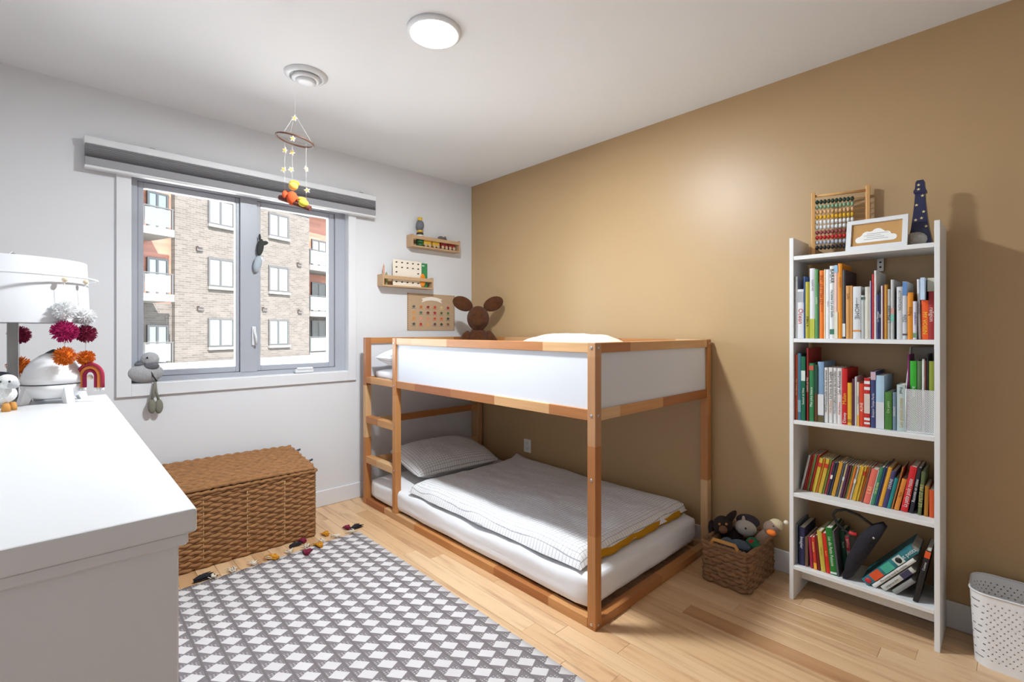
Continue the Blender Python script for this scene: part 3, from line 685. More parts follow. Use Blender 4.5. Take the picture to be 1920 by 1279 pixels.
for yy in (TY0 + 0.002, TY1 - 0.004): mb.tube([(lx0 + (lx1 - lx0) * i / k, yy, lidz(yy, lx0 + (lx1 - lx0) * i / k) - 0.004 + 0.0025 * math.sin(i * 2.4)) for i in range(k + 1)], [0.011 + 0.002 * math.sin(i * 2.7) for i in range(k + 1)], 7)
mb.build('lid', M_WICK, tk, True, smooth=True)
for yy in (TY0 + 0.1, TY0 + 0.3): MB().tube([(lx1 - 0.01, yy, lidz(yy, lx1) + 0.004), (lx1 + 0.03, yy + 0.004, lidz(yy, lx1) + 0.012), (lx1 + 0.034, yy + 0.012, lidz(yy, lx1) + 0.004), (lx1 + 0.008, yy + 0.006, lidz(yy, lx1))], 0.0035, 6).build('lid_tie', mat('tie_blue_grey', rgb(96, 110, 124), 0.8), tk, True)
# small basket
KX0, KX1, KY0, KY1, KZ = 2.262, 2.60, 0.832, 1.045, 0.19
bk = thing('wicker_basket', 'small square wicker basket full of soft toys', 'basket', (2.43, 0.94, 0))
mb = MB(); wicker(mb, KX0 + .008, KX1 - .008, KY0 + .008, KY1 - .008, 0.004, KZ - 0.01, 9, 0.0045, 0.036, 1.0); mb.build('woven_body', M_WICK2, bk, True, smooth=True)
mb = MB()
for a, b in (((KX0, KY0), (KX1, KY0)), ((KX1, KY0), (KX1, KY1)), ((KX1, KY1), (KX0, KY1)), ((KX0, KY1), (KX0, KY0))):
    k = 30; mb.tube([(a[0] + (b[0] - a[0]) * i / k, a[1] + (b[1] - a[1]) * i / k, KZ - 0.004 + 0.002 * math.sin(i * 2.1)) for i in range(k + 1)], [0.009 + 0.0018 * math.sin(i * 2.6) for i in range(k + 1)], 7)
mb.build('rim', M_WICK2, bk, True, smooth=True)
B(KX0 + .014, KX1 - .014, KY0 + .014, KY1 - .014, 0.004, 0.09).build('liner', mat('wicker_inner', rgb(70, 46, 28), 0.9), bk, True)
for (ya, yb, xx) in ((KY0, KY1, KX0),):
    ym = (ya + yb) / 2
    MB().tube([(xx, ym - 0.06, KZ), (xx - 0.004, ym - 0.05, KZ + 0.022), (xx - 0.004, ym + 0.05, KZ + 0.022), (xx, ym + 0.06, KZ)], 0.009, 8).build('handle', mat('wicker_handle', rgb(196, 142, 74), 0.7, var=0.3, vscale=90), bk, True)

# ================================================================== BOOKCASE
CXF, CXB, CY0, CY1 = 2.383, 2.612, 0.1945, 0.7003
bc = thing('bookcase', 'tall narrow white open bookcase against the tan wall', 'bookcase', (2.5, 0.447, 0))
MB().rbox(CXF, CXB, CY1 - 0.0165, CY1, 0, 1.6135, r=0.001, seg=1).build('side_panel', M_SHELFW, bc, True)
MB().rbox(CXF, CXB, CY0, CY0 + 0.0165, 0, 1.6125, r=0.001, seg=1).build('side_panel', M_SHELFW, bc, True)
SH = [1.5312, 1.1653, 0.8015, 0.4775, 0.1534]
SY0, SY1 = CY0 + 0.0166, CY1 - 0.0166
for z in SH: MB().rbox(CXF + 0.001, CXB - 0.002, SY0, SY1, z - 0.0175, z, r=0.001, seg=1).build('shelf', M_SHELFW, bc, True)
B(2.50, 2.515, SY0, SY1, 0.055, 0.135).build('plinth', M_SHELFW, bc, True)
br = B(2.598, 2.610, 0.395, 0.418, 1.4585, 1.513).build('wall_bracket', M_METAL, bc, True)
for z in (1.476, 1.497): MB().lathe([(0.004, 0), (0.004, 0.002), (0.0001, 0.002)], n=10, M=Matrix.Translation((2.598, 0.4065, z)) @ Matrix.Rotation(-PI / 2, 4, 'Y')).build('screw', M_BLACK, br, True)

ORD = ['first', 'second', 'third', 'fourth', 'fifth', 'sixth', 'seventh', 'eighth', 'ninth', 'tenth', 'eleventh', 'twelfth', 'thirteenth', 'fourteenth', 'fifteenth', 'sixteenth', 'seventeenth', 'eighteenth', 'nineteenth', 'twentieth']
def ordw(i):
    if i < 20: return ORD[i]
    t = ['twenty', 'thirty', 'forty'][(i + 1) // 10 - 2]; u = (i + 1) % 10
    return (t[:-1] + 'ieth') if u == 0 else t + '-' + ORD[u - 1]
def book(Y, th, h, depth, X, z, col, lean=0.0, pages=(226, 218, 204), label='', group='', rough=0.45, name='book', marks=None, txt=None):
    """spine faces -X. Y = left edge (larger Y), thickness goes to smaller Y. lean>0: top towards -Y (right)"""
    Y = min(Y, SY1 - 0.0016)
    c = 0.0016 if th > 0.008 else 0.0008; sp = 0.0018
    mb = MB()
    mb.rbox(0, depth, -c, 0, 0, h, r=0.0004, seg=1); mb.rbox(0, depth, -th, -th + c, 0, h, r=0.0004, seg=1)
    # rounded spine
    k = 5; pts = [(-0.0, -th)] + [(-(0.0022 * math.sin(PI * i / k)), -th + th * i / k) for i in range(1, k)] + [(0.0, 0.0)] + [(sp, 0.0), (sp, -th)]
    mb.prism(pts, 0, h, 'xy')
    o = mb.build(name, cmat(col, rough), None)
    o.location = (X, Y, z); o.rotation_euler = (lean, 0, 0)
    B(sp + 0.0003, depth - 0.004, -th + c, -c, 0.003, h - 0.003).build('pages', cmat(pages, 0.95), o)
    tag(o, label, 'book', group)
    for (f0, f1, c2) in (marks or []): B(-0.0026, -0.0004, -th + 0.0002, -0.0002, h * f0, h * f1).build('spine_band', cmat(c2, 0.5), o)
    for (s_, f, size, c2) in (txt or []):
        down = s_ in ('Ocean', 'BABAR', 'raconte La plus belle', 'HOME', 'ensemble', 'religion', 'Lola', 'MY VOISIN', 'Fred', 'ATTENTION', 'Imagier', 'aventure', 'Les dix Petits Poissons', 'Socrate', 'Forêt')
        k = -1 if down else 1           # reading direction along the spine
        M = Matrix.Translation((-0.0030, -th / 2, h * f)) @ Matrix(((0, 0, -1, 0), (0, k, 0, 0), (k, 0, 0, 0), (0, 0, 0, 1)))
        text(s_, size, cmat(c2, 0.6), o, M, width=h * 0.62)
    return o
def shelf_row(zs, X, rows, crop, shelfname, depth=0.17, gap=0.0004):
    ox, oy, sc = crop; cur = None
    for i, r in enumerate(rows):
        x0, x1, yt, col, desc = r[:5]; opt = r[5] if len(r) > 5 else {}
        o_x, o_y, s_c = opt.get('crop', crop)
        xb = X + opt.get('dx', -0.026 + 0.004 * max(0, i - 3) if (i < 10 and X > 2.42) else 0)
        p0 = onX(o_x + x0 / s_c, 700, xb).y; p1 = onX(o_x + x1 / s_c, 700, xb).y
        top = onX(o_x + (x0 + x1) / 2 / s_c, o_y + yt / s_c, xb).z
        th = max(0.003, p0 - p1); 
        p0 = min(p0, SY1 - 0.0017)
        if cur is not None and p0 > cur - gap: p0 = cur - gap
        th = max(0.003, p0 - p1); cur = p0 - th
        lb = '%s, %s from the left on the %s' % (desc, ordw(i), shelfname)
        book(p0, th, top - zs - 0.0005, opt.get('depth', depth), xb, zs + 0.0005, col, opt.get('lean', 0), opt.get('pages', (226, 218, 204)), lb, 'books on the ' + shelfname, marks=opt.get('marks'), txt=opt.get('txt'))
A1 = (1480, 480, 7.525); A2 = (1620, 480, 7.525); K2 = dict(crop=A2)
def k2(**k): d = dict(K2); d.update(k); return d
WHT = (228, 226, 222); BLK = (30, 30, 34)
row1 = [
 (78, 115, 290, (206, 206, 208), 'pale grey hardback', dict(depth=0.19)),
 (116, 201, 470, (224, 224, 226), 'white paperback with red title', dict(txt=[('Ocean', 0.45, 0.026, (196, 50, 40))], marks=[(0.74, 0.95, (170, 172, 176))])),
 (203, 224, 290, (70, 100, 160), 'thin blue book', dict(depth=0.19, pages=(40, 44, 70))),
 (228, 286, 365, (176, 168, 52), 'olive yellow book', dict(txt=[('A TABLE', 0.3, 0.012, BLK)])),
 (290, 358, 175, (220, 222, 224), 'tall white book with lime green foot', dict(marks=[(0.003, 0.28, (186, 190, 70))], txt=[('les petits', 0.76, 0.014, (130, 130, 136))])),
 (360, 408, 190, (92, 150, 92), 'tall green book', dict(txt=[('nature', 0.55, 0.012, (220, 230, 210))])),
 (409, 425, 380, (50, 88, 96), 'thin dark teal book'),
 (427, 490, 205, (232, 120, 26), 'tall orange book', dict(txt=[('LES MILLE ET UNE', 0.72, 0.016, (150, 60, 20)), ('histoires', 0.45, 0.010, (190, 70, 20))])),
 (491, 515, 190, (236, 222, 190), 'thin cream book'),
 (516, 570, 190, (228, 228, 230), 'tall white book', dict(txt=[('contes', 0.5, 0.009, (150, 90, 80))])),
 (571, 632, 140, (226, 228, 226), 'taller white book with black lettering', dict(txt=[('BABAR', 0.86, 0.02, BLK), ('raconte La plus belle', 0.48, 0.014, (50, 70, 80))], marks=[(0.06, 0.13, (60, 120, 96))])),
 (635, 684, 130, (226, 190, 176), 'pink and white book with blue top', dict(marks=[(0.9, 0.995, (150, 190, 222)), (0.003, 0.36, (226, 220, 200))])),
 (685, 745, 108, (224, 140, 24), 'tallest amber book', dict(txt=[('animaux', 0.75, 0.013, (180, 90, 20))])),
 (750, 792, 195, (66, 62, 66), 'dark grey album with white foot label', dict(depth=0.2, marks=[(0.03, 0.22, (220, 220, 218))], pages=(120, 116, 114))),
 (800, 860, 420, (208, 150, 84), 'kraft orange notebook', dict(txt=[('Lola', 0.8, 0.014, (120, 70, 30))])),
 (862, 896, 420, (200, 142, 76), 'narrow kraft orange notebook', dict(depth=0.19)),
 (898, 1008, 432, (214, 216, 218), 'wide white book with grey title', dict(txt=[('HOME', 0.52, 0.022, (90, 100, 110)), ('ensemble', 0.7, 0.010, (120, 120, 126))], marks=[(0.14, 0.17, (214, 140, 60))])),
 (1014, 1066, 555, (180, 182, 180), 'short grey book', dict(marks=[(0.9, 0.96, (70, 96, 90))])),
 (1068, 1134, 435, (206, 202, 188), 'beige patterned book'),
 (1136, 1148, 350, (226, 226, 226), 'very thin white booklet'),
 (1150, 1166, 365, (86, 70, 130), 'very thin purple booklet'),
 (110, 144, 258, (196, 44, 48), 'tall red book', k2(depth=0.19)),
 (146, 178, 205, (222, 220, 216), 'large white picture album', k2(depth=0.2, pages=(200, 196, 190))),
 (181, 212, 540, (62, 66, 116), 'navy blue paperback', k2(txt=[('Le Mexique', 0.5, 0.009, WHT)])),
 (215, 239, 515, (44, 44, 70), 'dark navy paperback', k2(txt=[('noir', 0.5, 0.009, WHT)])),
 (241, 270, 420, (214, 200, 204), 'pinkish white thin book', k2()),
 (271, 284, 410, (110, 44, 36), 'thin maroon book', k2()),
 (286, 333, 405, (190, 134, 36), 'mustard book', k2(pages=(200, 150, 60))),
 (336, 376, 468, (170, 170, 166), 'grey book with dark lettering', k2(txt=[('L IMAGERIE', 0.5, 0.014, (60, 60, 64))])),
 (378, 424, 335, (186, 186, 184), 'glossy grey white book', k2(marks=[(0.3, 0.42, (120, 190, 170)), (0.42, 0.52, (206, 150, 140))])),
 (462, 543, 435, (204, 204, 204), 'light grey upright book', k2(txt=[('ATTENTION', 0.74, 0.014, (110, 110, 114))])),
 (545, 608, 362, (196, 198, 202), 'grey book with blue top', k2(marks=[(0.76, 0.995, (92, 134, 186)), (0.07, 0.1, (90, 70, 66))], txt=[('ZEN', 0.36, 0.016, (70, 70, 76))])),
 (612, 690, 515, (222, 138, 30), 'amber orange book', k2(txt=[('Nina', 0.6, 0.018, (120, 70, 20))])),
 (692, 742, 640, (210, 208, 220), 'short white book with purple lettering', k2(txt=[('courageux', 0.55, 0.012, (84, 74, 150))], marks=[(0.05, 0.17, (110, 150, 110))])),
]
shelf_row(SH[1], 2.396, row1, A1, 'top book row')
# leaning white book, orange, dark red on the right end of that shelf
G1 = 'books on the top book row'
yA = onX(1620 + 806 / 7.525, 700, 2.41).y
book(yA + 0.0085, 0.0075, 0.232, 0.17, 2.41, SH[1] + 0.0006, (224, 222, 220), math.radians(-1.0), label='slim white book leaning left on the top book row', group=G1, txt=[('Deux bonshommes', 0.6, 0.010, (90, 90, 120))])
book(yA - 0.0006, onX(1620 + 806 / 7.525, 700, 2.41).y - onX(1620 + 905 / 7.525, 700, 2.41).y, 0.150, 0.16, 2.41, SH[1] + 0.0005, (240, 92, 28), label='bright orange book with yellow title on the top book row', group=G1, txt=[('MY VOISIN', 0.42, 0.018, (240, 210, 60))])
yB = onX(1620 + 910 / 7.525, 700, 2.41).y
book(yB, yB - SY0 - 0.0006, 0.183, 0.16, 2.41, SH[1] + 0.0005, (152, 30, 34), label='dark red book against the right side of the top book row', group=G1, txt=[('religion', 0.52, 0.018, (226, 200, 190))])
o = MB().rbox(-0.03, 0.10, 0.0, 0.013, -0.0, 0.085, r=0.001, seg=1).build('booklet', mat('pale_blue_card', rgb(196, 214, 236), 0.6)); o.location = (2.415, yA - 0.013, SH[1] + 0.1515); tag(o, 'pale blue booklet lying over the orange book', 'booklet')
o = MB().rbox(0, 0.12, -0.021, 0, 0, 0.052, r=0.001, seg=1).build('small_book', mat('cream_case', rgb(206, 200, 180), 0.7, var=0.1, vscale=60)); o.location = (2.42, SY0 + 0.0235, SH[1] + 0.184); tag(o, 'small cream box book on top of the dark red book', 'book', G1)
# second book row
B1 = (1480, 640, 7.525); B2 = (1610, 640, 6.731)
def k3(**k): d = dict(crop=B2); d.update(k); return d
row2 = [
 (73, 119, 185, (200, 80, 40), 'orange red tall book', dict(txt=[('Une histoire a lire', 0.5, 0.010, (240, 210, 150))])),
 (121, 165, 170, (64, 116, 138), 'teal blue tall book', dict(marks=[(0.12, 0.3, (120, 160, 170))])),
 (168, 226, 215, (22, 104, 72), 'dark green book with white label', dict(txt=[('Samuel et Nina', 0.38, 0.012, WHT)], marks=[(0.62, 0.78, (210, 222, 214))])),
 (246, 272, 95, (150, 34, 34), 'tallest dark red book', dict(depth=0.2, txt=[('DANS LE PRE', 0.5, 0.011, (226, 190, 180))])),
 (274, 345, 310, (48, 128, 76), 'green storybook with white title', dict(txt=[('Mes plus beaux', 0.42, 0.014, (230, 240, 226))], marks=[(0.88, 0.96, (190, 90, 70))])),
 (346, 398, 330, (96, 62, 36), 'brown and dark green album', dict(marks=[(0.5, 0.99, (20, 70, 50))])),
 (402, 486, 290, (132, 164, 196), 'blue album with pale castle picture', dict(depth=0.19, marks=[(0.12, 0.46, (222, 224, 226)), (0.003, 0.11, (96, 84, 40))])),
 (490, 548, 370, (226, 224, 222), 'white classic storybook with black title', dict(txt=[('La belle au bois dormant', 0.68, 0.013, BLK), ('Walt Disney', 0.3, 0.010, BLK)])),
 (550, 612, 370, (226, 224, 222), 'white classic storybook with orange maker name', dict(txt=[('Le livre de la jungle', 0.68, 0.015, BLK), ('Walt Disney', 0.3, 0.011, (210, 130, 50))])),
 (615, 671, 375, (226, 224, 222), 'white classic storybook with blue maker name', dict(txt=[('Alice au pays des merveilles', 0.66, 0.012, BLK), ('Walt Disney', 0.28, 0.010, (60, 80, 120))])),
 (675, 741, 380, (228, 220, 218), 'white classic storybook with red maker name', dict(txt=[('Les Aristochats', 0.74, 0.016, BLK), ('Walt Disney', 0.28, 0.011, (200, 60, 50))])),
 (743, 818, 385, (200, 26, 26), 'red hardback with yellow title', dict(depth=0.2, pages=(96, 40, 36), txt=[('Mulan', 0.46, 0.020, (240, 180, 40)), ('Disney', 0.12, 0.016, WHT)])),
 (822, 881, 587, (226, 176, 50), 'yellow paperback', dict(marks=[(0.06, 0.14, (180, 130, 30))])),
 (886, 922, 530, (90, 44, 66), 'thin plum book'),
 (925, 956, 500, (200, 198, 194), 'thin grey white book'),
 (958, 986, 575, (222, 214, 196), 'cream book with amber foot', dict(marks=[(0.003, 0.25, (226, 170, 70))], txt=[('souvenirs', 0.6, 0.009, (90, 90, 90))])),
 (990, 1053, 595, (214, 62, 34), 'orange red paperback', dict(txt=[('ALINE', 0.45, 0.014, (250, 230, 210))])),
 (1056, 1138, 520, (190, 40, 36), 'red book with white bands', dict(marks=[(0.06, 0.10, WHT), (0.14, 0.19, WHT), (0.28, 0.68, (216, 200, 190)), (0.76, 0.82, WHT), (0.88, 0.94, WHT)])),
 (152, 216, 380, (56, 64, 112), 'navy book with floral top', k3(depth=0.19, txt=[('Bonjour Temps Perdu', 0.4, 0.011, (226, 226, 236))], marks=[(0.85, 0.99, (200, 170, 180))])),
 (219, 322, 432, (170, 200, 220), 'light blue album with white foot', k3(depth=0.2, marks=[(0.003, 0.5, (214, 216, 220))])),
 (330, 420, 640, (70, 122, 50), 'leaf green book', k3(txt=[('Dix petits', 0.6, 0.012, (190, 210, 170))])),
 (430, 474, 645, (112, 134, 152), 'slate blue paperback', k3(txt=[('SAISONS', 0.5, 0.010, WHT)])),
 (482, 586, 550, (180, 196, 194), 'pale aqua thick book', k3(txt=[('Les grands contes', 0.4, 0.016, (206, 170, 70)), ('Fred', 0.88, 0.014, (50, 60, 60))])),
]
shelf_row(SH[2], 2.425, row2, B1, 'second book row', depth=0.165)
# mesh magazine file with its contents
mf = thing('magazine_file', 'white wire mesh magazine file on the second book row', 'magazine file', (2.45, 0.25, SH[2]))
ya_, yb_ = onX(1610 + 593 / 6.731, 700, 2.425).y, SY0 + 0.0012
zf, zk = onX(1610 + 700 / 6.731, 640 + 612 / 6.731, 2.425).z, onX(1610 + 800 / 6.731, 640 + 75 / 6.731, 2.60).z
x0_, x1_ = 2.425, 2.595
nm_ = NB('white_mesh', 0.5); nm_.N.remove(nm_.b); o_ = nm_.xyz(nm_.coord('Object', scale=(1, 1, 1)))
cell = 0.0068
ff = nm_.math('ADD', nm_.math('FRACT', nm_.math('DIVIDE', nm_.math('ADD', o_[1], o_[2]), cell)), 0.0); fg = nm_.math('FRACT', nm_.math('DIVIDE', nm_.math('SUBTRACT', o_[1], o_[2]), cell))
ff2 = nm_.math('FRACT', nm_.math('DIVIDE', nm_.math('ADD', o_[0], o_[2]), cell)); fg2 = nm_.math('FRACT', nm_.math('DIVIDE', nm_.math('SUBTRACT', o_[0], o_[2]), cell))
hole = nm_.math('MULTIPLY', nm_.math('GREATER_THAN', ff, 0.38), nm_.math('GREATER_THAN', fg, 0.38)); hole2 = nm_.math('MULTIPLY', nm_.math('GREATER_THAN', ff2, 0.42), nm_.math('GREATER_THAN', fg2, 0.42))
geo = nm_.N.new('ShaderNodeNewGeometry'); gx = nm_.xyz(geo.outputs['Normal'])
side = nm_.math('GREATER_THAN', nm_.math('ABSOLUTE', gx[1]), 0.5)
hh_ = nm_.math('ADD', nm_.math('MULTIPLY', hole, nm_.math('SUBTRACT', 1.0, side)), nm_.math('MULTIPLY', hole2, side))
t_ = nm_.N.new('ShaderNodeBsdfTransparent'); d_ = nm_.N.new('ShaderNodeBsdfDiffuse'); d_.inputs[0].default_value = (0.8, 0.8, 0.79, 1); ms_ = nm_.N.new('ShaderNodeMixShader')
nm_.L.new(hh_, ms_.inputs[0]); nm_.L.new(d_.outputs[0], ms_.inputs[1]); nm_.L.new(t_.outputs[0], ms_.inputs[2]); nm_.L.new(ms_.outputs[0], nm_.N['Material Output'].inputs[0])
MESH_W = nm_.m
zb_ = SH[2] + 0.0008
B(x0_, x0_ + 0.0012, yb_, ya_, zb_, zf).build('front_mesh', MESH_W, mf, True)
MB().box(x1_, x1_ + 0.0012, yb_, ya_, zb_, zk).build('back_mesh', MESH_W, mf, True)
mb = MB(); mb.prism([(x0_, zb_), (x1_, zb_), (x1_, zk), (x1_ - 0.05, zk), (x0_, zf)], ya_ - 0.0012, ya_, 'xz'); mb.build('side_mesh', MESH_W, mf, True)
mb = MB(); mb.tube([(x0_, ya_ - .001, zb_ + .002), (x0_, ya_ - .001, zf), (x0_, yb_ + .001, zf), (x0_, yb_ + .001, zb_ + .002), (x0_, ya_ - .001, zb_ + .002)], 0.0024, 6); mb.tube([(x0_, ya_ - .001, zf), (x1_ - 0.05, ya_ - .001, zk), (x1_, ya_ - .001, zk), (x1_, yb_ + .001, zk)], 0.002, 6); mb.box(x0_, x1_, yb_, ya_, zb_ - 0.0006, zb_ + 0.001)
mb.build('wire_frame', M_WHITE, mf, True)
row = [(600, 636, 165, (140, 40, 110), 'magenta thin magazine'), (640, 724, 245, (52, 168, 40), 'bright green dictionary'), (730, 788, 245, (86, 112, 70), 'grey green paperback'), (791, 826, 222, (220, 218, 214), 'white thin booklet'), (829, 848, 240, (130, 66, 52), 'thin russet booklet'), (850, 876, 158, (40, 40, 42), 'thin black notebook'), (880, 945, 248, (140, 150, 48), 'olive green guide')]
for i, r in enumerate(row):
    p0, p1 = min(onX(1610 + r[0] / 6.731, 700, 2.45).y - 0.002, ya_ - 0.003), onX(1610 + r[1] / 6.731, 700, 2.45).y - 0.002
    top = onX(1610 + (r[0] + r[1]) / 2 / 6.731, 640 + r[2] / 6.731, 2.45).z
    p1 = max(p1, yb_ + 0.004)
    book(p0, max(0.003, p0 - p1 - 0.0006), top - zb_ - 0.003, 0.13, 2.45, zb_ + 0.0022, r[3], label='%s, %s in the mesh file' % (r[4], ordw(i)), group='books in the mesh file', txt=[('Solaire', 0.55, 0.018, WHT)] if i == 1 else None)
# third row: thin leaning paperbacks
T1 = (1480, 810, 8.525); lean = math.radians(15)
thin = [((196, 196, 192), 'thin grey'), ((150, 40, 40), 'thin dark red'), ((196, 70, 44), 'red and orange'), ((96, 120, 70), 'moss green'), ((176, 40, 40), 'bright red'), ((214, 180, 60), 'yellow'), ((206, 186, 70), 'pale yellow'), ((210, 130, 40), 'orange checked'), ((216, 190, 80), 'butter yellow'), ((208, 176, 60), 'golden'), ((120, 134, 60), 'olive'), ((200, 60, 80), 'pink red'), ((50, 50, 66), 'ink blue'), ((60, 64, 90), 'slate navy'), ((222, 176, 60), 'amber yellow'), ((206, 150, 60), 'honey'), ((80, 96, 110), 'blue grey'), ((220, 200, 150), 'cream striped'), ((90, 50, 80), 'plum'), ((100, 54, 60), 'wine'), ((110, 130, 70), 'grass green'), ((214, 120, 40), 'tangerine'), ((190, 190, 180), 'white and teal'), ((220, 186, 70), 'lemon'), ((212, 170, 50), 'mustard'), ((214, 180, 60), 'sunny yellow'), ((196, 100, 36), 'burnt orange'), ((120, 84, 60), 'brown')]
y = onX(1480 + 178 / 8.525, 900, 2.455).y; yend = onX(1480 + 1180 / 8.525, 920, 2.455).y
hgts = [0.165, 0.165, 0.172, 0.172, 0.172] + [0.16] * 6 + [0.15, 0.15, 0.152] + [0.155] * 3 + [0.15] * 6 + [0.155] * 5 + [0.14]
lean = math.radians(11.5); pit = (y - yend) / len(thin); thk = pit * math.cos(lean) - 0.0003
for i, (c, dsc) in enumerate(thin):
    mk = [(0.74, 0.86, (196, 50, 30))] if i in (5, 6, 8, 9, 25) else ([(0.5, 0.62, (230, 226, 214))] if i in (12, 17, 22) else None)
    book(y - i * pit, thk, hgts[i], 0.14, 2.455 + 0.004 * (i % 3), SH[3] + 0.0006 + thk * math.sin(lean), c, lean, label='%s paperback, %s from the left in the leaning third row' % (dsc, ordw(i)), group='leaning books on the third row', marks=mk)
big = [(64, 158, 0.150, (226, 110, 92), 'salmon pink', [('L ILE', 0.4, 0.016, (250, 220, 150))]), (160, 176, 0.15, (220, 222, 220), 'thin white', None), (178, 232, 0.165, (60, 130, 96), 'green and teal', [('DE BEURRE', 0.45, 0.010, (220, 230, 150))]), (234, 270, 0.165, (36, 66, 104), 'deep blue', None), (274, 290, 0.18, (86, 64, 110), 'thin violet', None), (292, 352, 0.17, (226, 164, 50), 'amber dotted', None), (356, 420, 0.157, (66, 60, 110), 'indigo', [('DEVINE', 0.65, 0.013, WHT)]), (424, 480, 0.13, (28, 130, 130), 'turquoise', None), (486, 512, 0.18, (176, 112, 60), 'thin brown', None), (530, 604, 0.132, (216, 132, 50), 'orange', [('Petit', 0.5, 0.012, (130, 60, 30))]), (608, 712, 0.186, (206, 32, 36), 'large red', [('La petite poule rousse', 0.42, 0.021, WHT)]), (722, 780, 0.186, (30, 32, 44), 'black', [('Raconte en mimo', 0.5, 0.013, (230, 230, 226))])]
tail = [(850, 935, 0.172, (92, 104, 60), 'moss green taped', [('LE PETIT PRE', 0.45, 0.016, (200, 190, 120))]), (955, 1025, 0.118, (170, 112, 26), 'dark gold', None), (1038, 1112, 0.106, (206, 80, 30), 'burnt orange', None)]
leans = [11.5] * 10 + [9.5, 8.0, 4.0, 1.5, 0.0]; cur = yend - 0.0005; pl = 11.5; ph_ = 0.14
for i, (a, b, hh, c, dsc, tx) in enumerate(big + tail):
    le = math.radians(leans[i]); p0, p1 = onX(1610 + a / 8.0, 940, 2.45).y, onX(1610 + b / 8.0, 940, 2.45).y; w_ = p0 - p1
    gap = ph_ * (math.tan(math.radians(pl)) - math.tan(le)) if leans[i] < pl else 0
    p0 = min(p0, cur - gap - 0.0004)
    if i >= len(big): w_ = min(w_, (p0 - SY0 - 0.004 - (len(big) + 2 - i) * 0.02) )
    th = w_ * math.cos(le) - 0.0003; cur = p0 - w_; pl = leans[i]; ph_ = hh
    book(p0, th, hh, 0.145, 2.45, SH[3] + 0.0006 + th * math.sin(le), c, le, label='%s book, %s after the thin paperbacks of the third row' % (dsc, ordw(i)), group='leaning books on the third row', txt=tx)
# bottom row
D1 = (1480, 940, 7.525); Xb = 2.412; G4 = 'books on the bottom row'
LOWC = [10.0, 0.0, 0.0]
def low(xb, th_px, hh, c, dsc, le, tx=None, mk=None, dp=0.17, dx=0.0):
    le = math.radians(le); p0 = onX(1480 + xb / 7.525, 1060, Xb).y; th = th_px / 7.525 / 528.0
    th = p0 - onX(1480 + (xb + th_px) / 7.525, 1060, Xb).y; t2 = th * math.cos(le) - 0.0004
    z = SH[4] + 0.0006 + (t2 * math.sin(le) if le > 0 else 0)
    gap = hh * (math.tan(-le) - math.tan(-LOWC[1])) if le < LOWC[1] else 0
    p0 = min(p0, LOWC[0] - gap - 0.0005); LOWC[0] = p0 - th; LOWC[1] = le
    book(p0, t2, hh, dp, Xb + dx, z, c, le, label=dsc, group=G4, txt=tx, marks=mk)
low(92, 22, 0.178, (120, 134, 150), 'thin slate grey book against the left side of the bottom row', 0)
low(135, 82, 0.168, (36, 40, 78), 'navy book with white lettering on the bottom row', 0, [('Imagier', 0.6, 0.018, (230, 230, 240))])
low(222, 44, 0.132, (110, 80, 62), 'short brown book on the bottom row', 0)
low(268, 40, 0.135, (160, 40, 70), 'crimson book on the bottom row', -3.5)
low(310, 46, 0.138, (206, 60, 36), 'red and yellow book on the bottom row', -4.5, [('aventure', 0.7, 0.012, (250, 220, 120))], [(0.003, 0.2, (240, 170, 50))])
low(358, 40, 0.15, (120, 26, 28), 'dark maroon book on the bottom row', -5)
low(402, 66, 0.172, (202, 180, 70), 'yellow green book on the bottom row', -5.5, [('saisons', 0.5, 0.012, (150, 130, 40))])
low(472, 58, 0.168, (206, 44, 26), 'flame red book on the bottom row', -6, [('conte', 0.5, 0.010, (240, 190, 80))])
low(534, 92, 0.196, (26, 118, 40), 'thick green book with white title on the bottom row', -6, [('Les dix Petits Poissons', 0.5, 0.017, (226, 240, 220))], [(0.02, 0.06, (220, 230, 220))])
low(632, 30, 0.19, (90, 92, 96), 'thin charcoal book on the bottom row', -6)
low(668, 70, 0.172, (30, 92, 72), 'dark teal green book on the bottom row', -6, [('Forêt', 0.65, 0.012, WHT)], None, 0.1, 0.075)
low(742, 60, 0.155, (200, 190, 186), 'pink and white book beside the black bag', -6, [('Socrate', 0.8, 0.012, WHT)], [(0.6, 0.99, (206, 60, 72))], 0.1, 0.075)

def lying(px_, th, hh, le, c, dsc, X=2.412, dp=0.17, tx=None, mk=None):
    le = math.radians(le); ybr = onX(px_, 1100, X).y
    return book(ybr + th * math.cos(le), th, hh, dp, X, SH[4] + 0.0008 + th * math.sin(le), c, le, label=dsc, group=G4, txt=tx, marks=mk)
tb = lying(1628.3, 0.030, 0.245, 40, (40, 120, 130), 'large teal picture book leaning right beside the black bag', tx=[('tout petits', 0.84, 0.020, (226, 236, 236))], mk=[(0.15, 0.33, (222, 84, 40)), (0.38, 0.56, (70, 176, 150)), (0.62, 0.76, (206, 220, 206))])
for f, c in ((0.07, (200, 40, 50)), (0.69, (30, 30, 34))): MB().lathe([(0.011, 0), (0.011, 0.0006), (0.0001, 0.0006)], n=20, M=Matrix.Translation((-0.0026, -0.015, 0.245 * f)) @ Matrix.Rotation(-PI / 2, 4, 'Y')).build('round_mark', cmat(c, 0.5), tb)
lying(1641, 0.0145, 0.2, 40, (222, 222, 218), 'white rhyme book leaning beside the teal book', tx=[('Mon premier recueil de comptines', 0.5, 0.012, (60, 60, 60))])
lying(1660, 0.020, 0.148, 40, (196, 196, 188), 'pale grey book with dark label leaning on the bottom row', tx=[('Langue au chat', 0.3, 0.010, (60, 60, 60))], mk=[(0.62, 0.9, (60, 56, 84))])
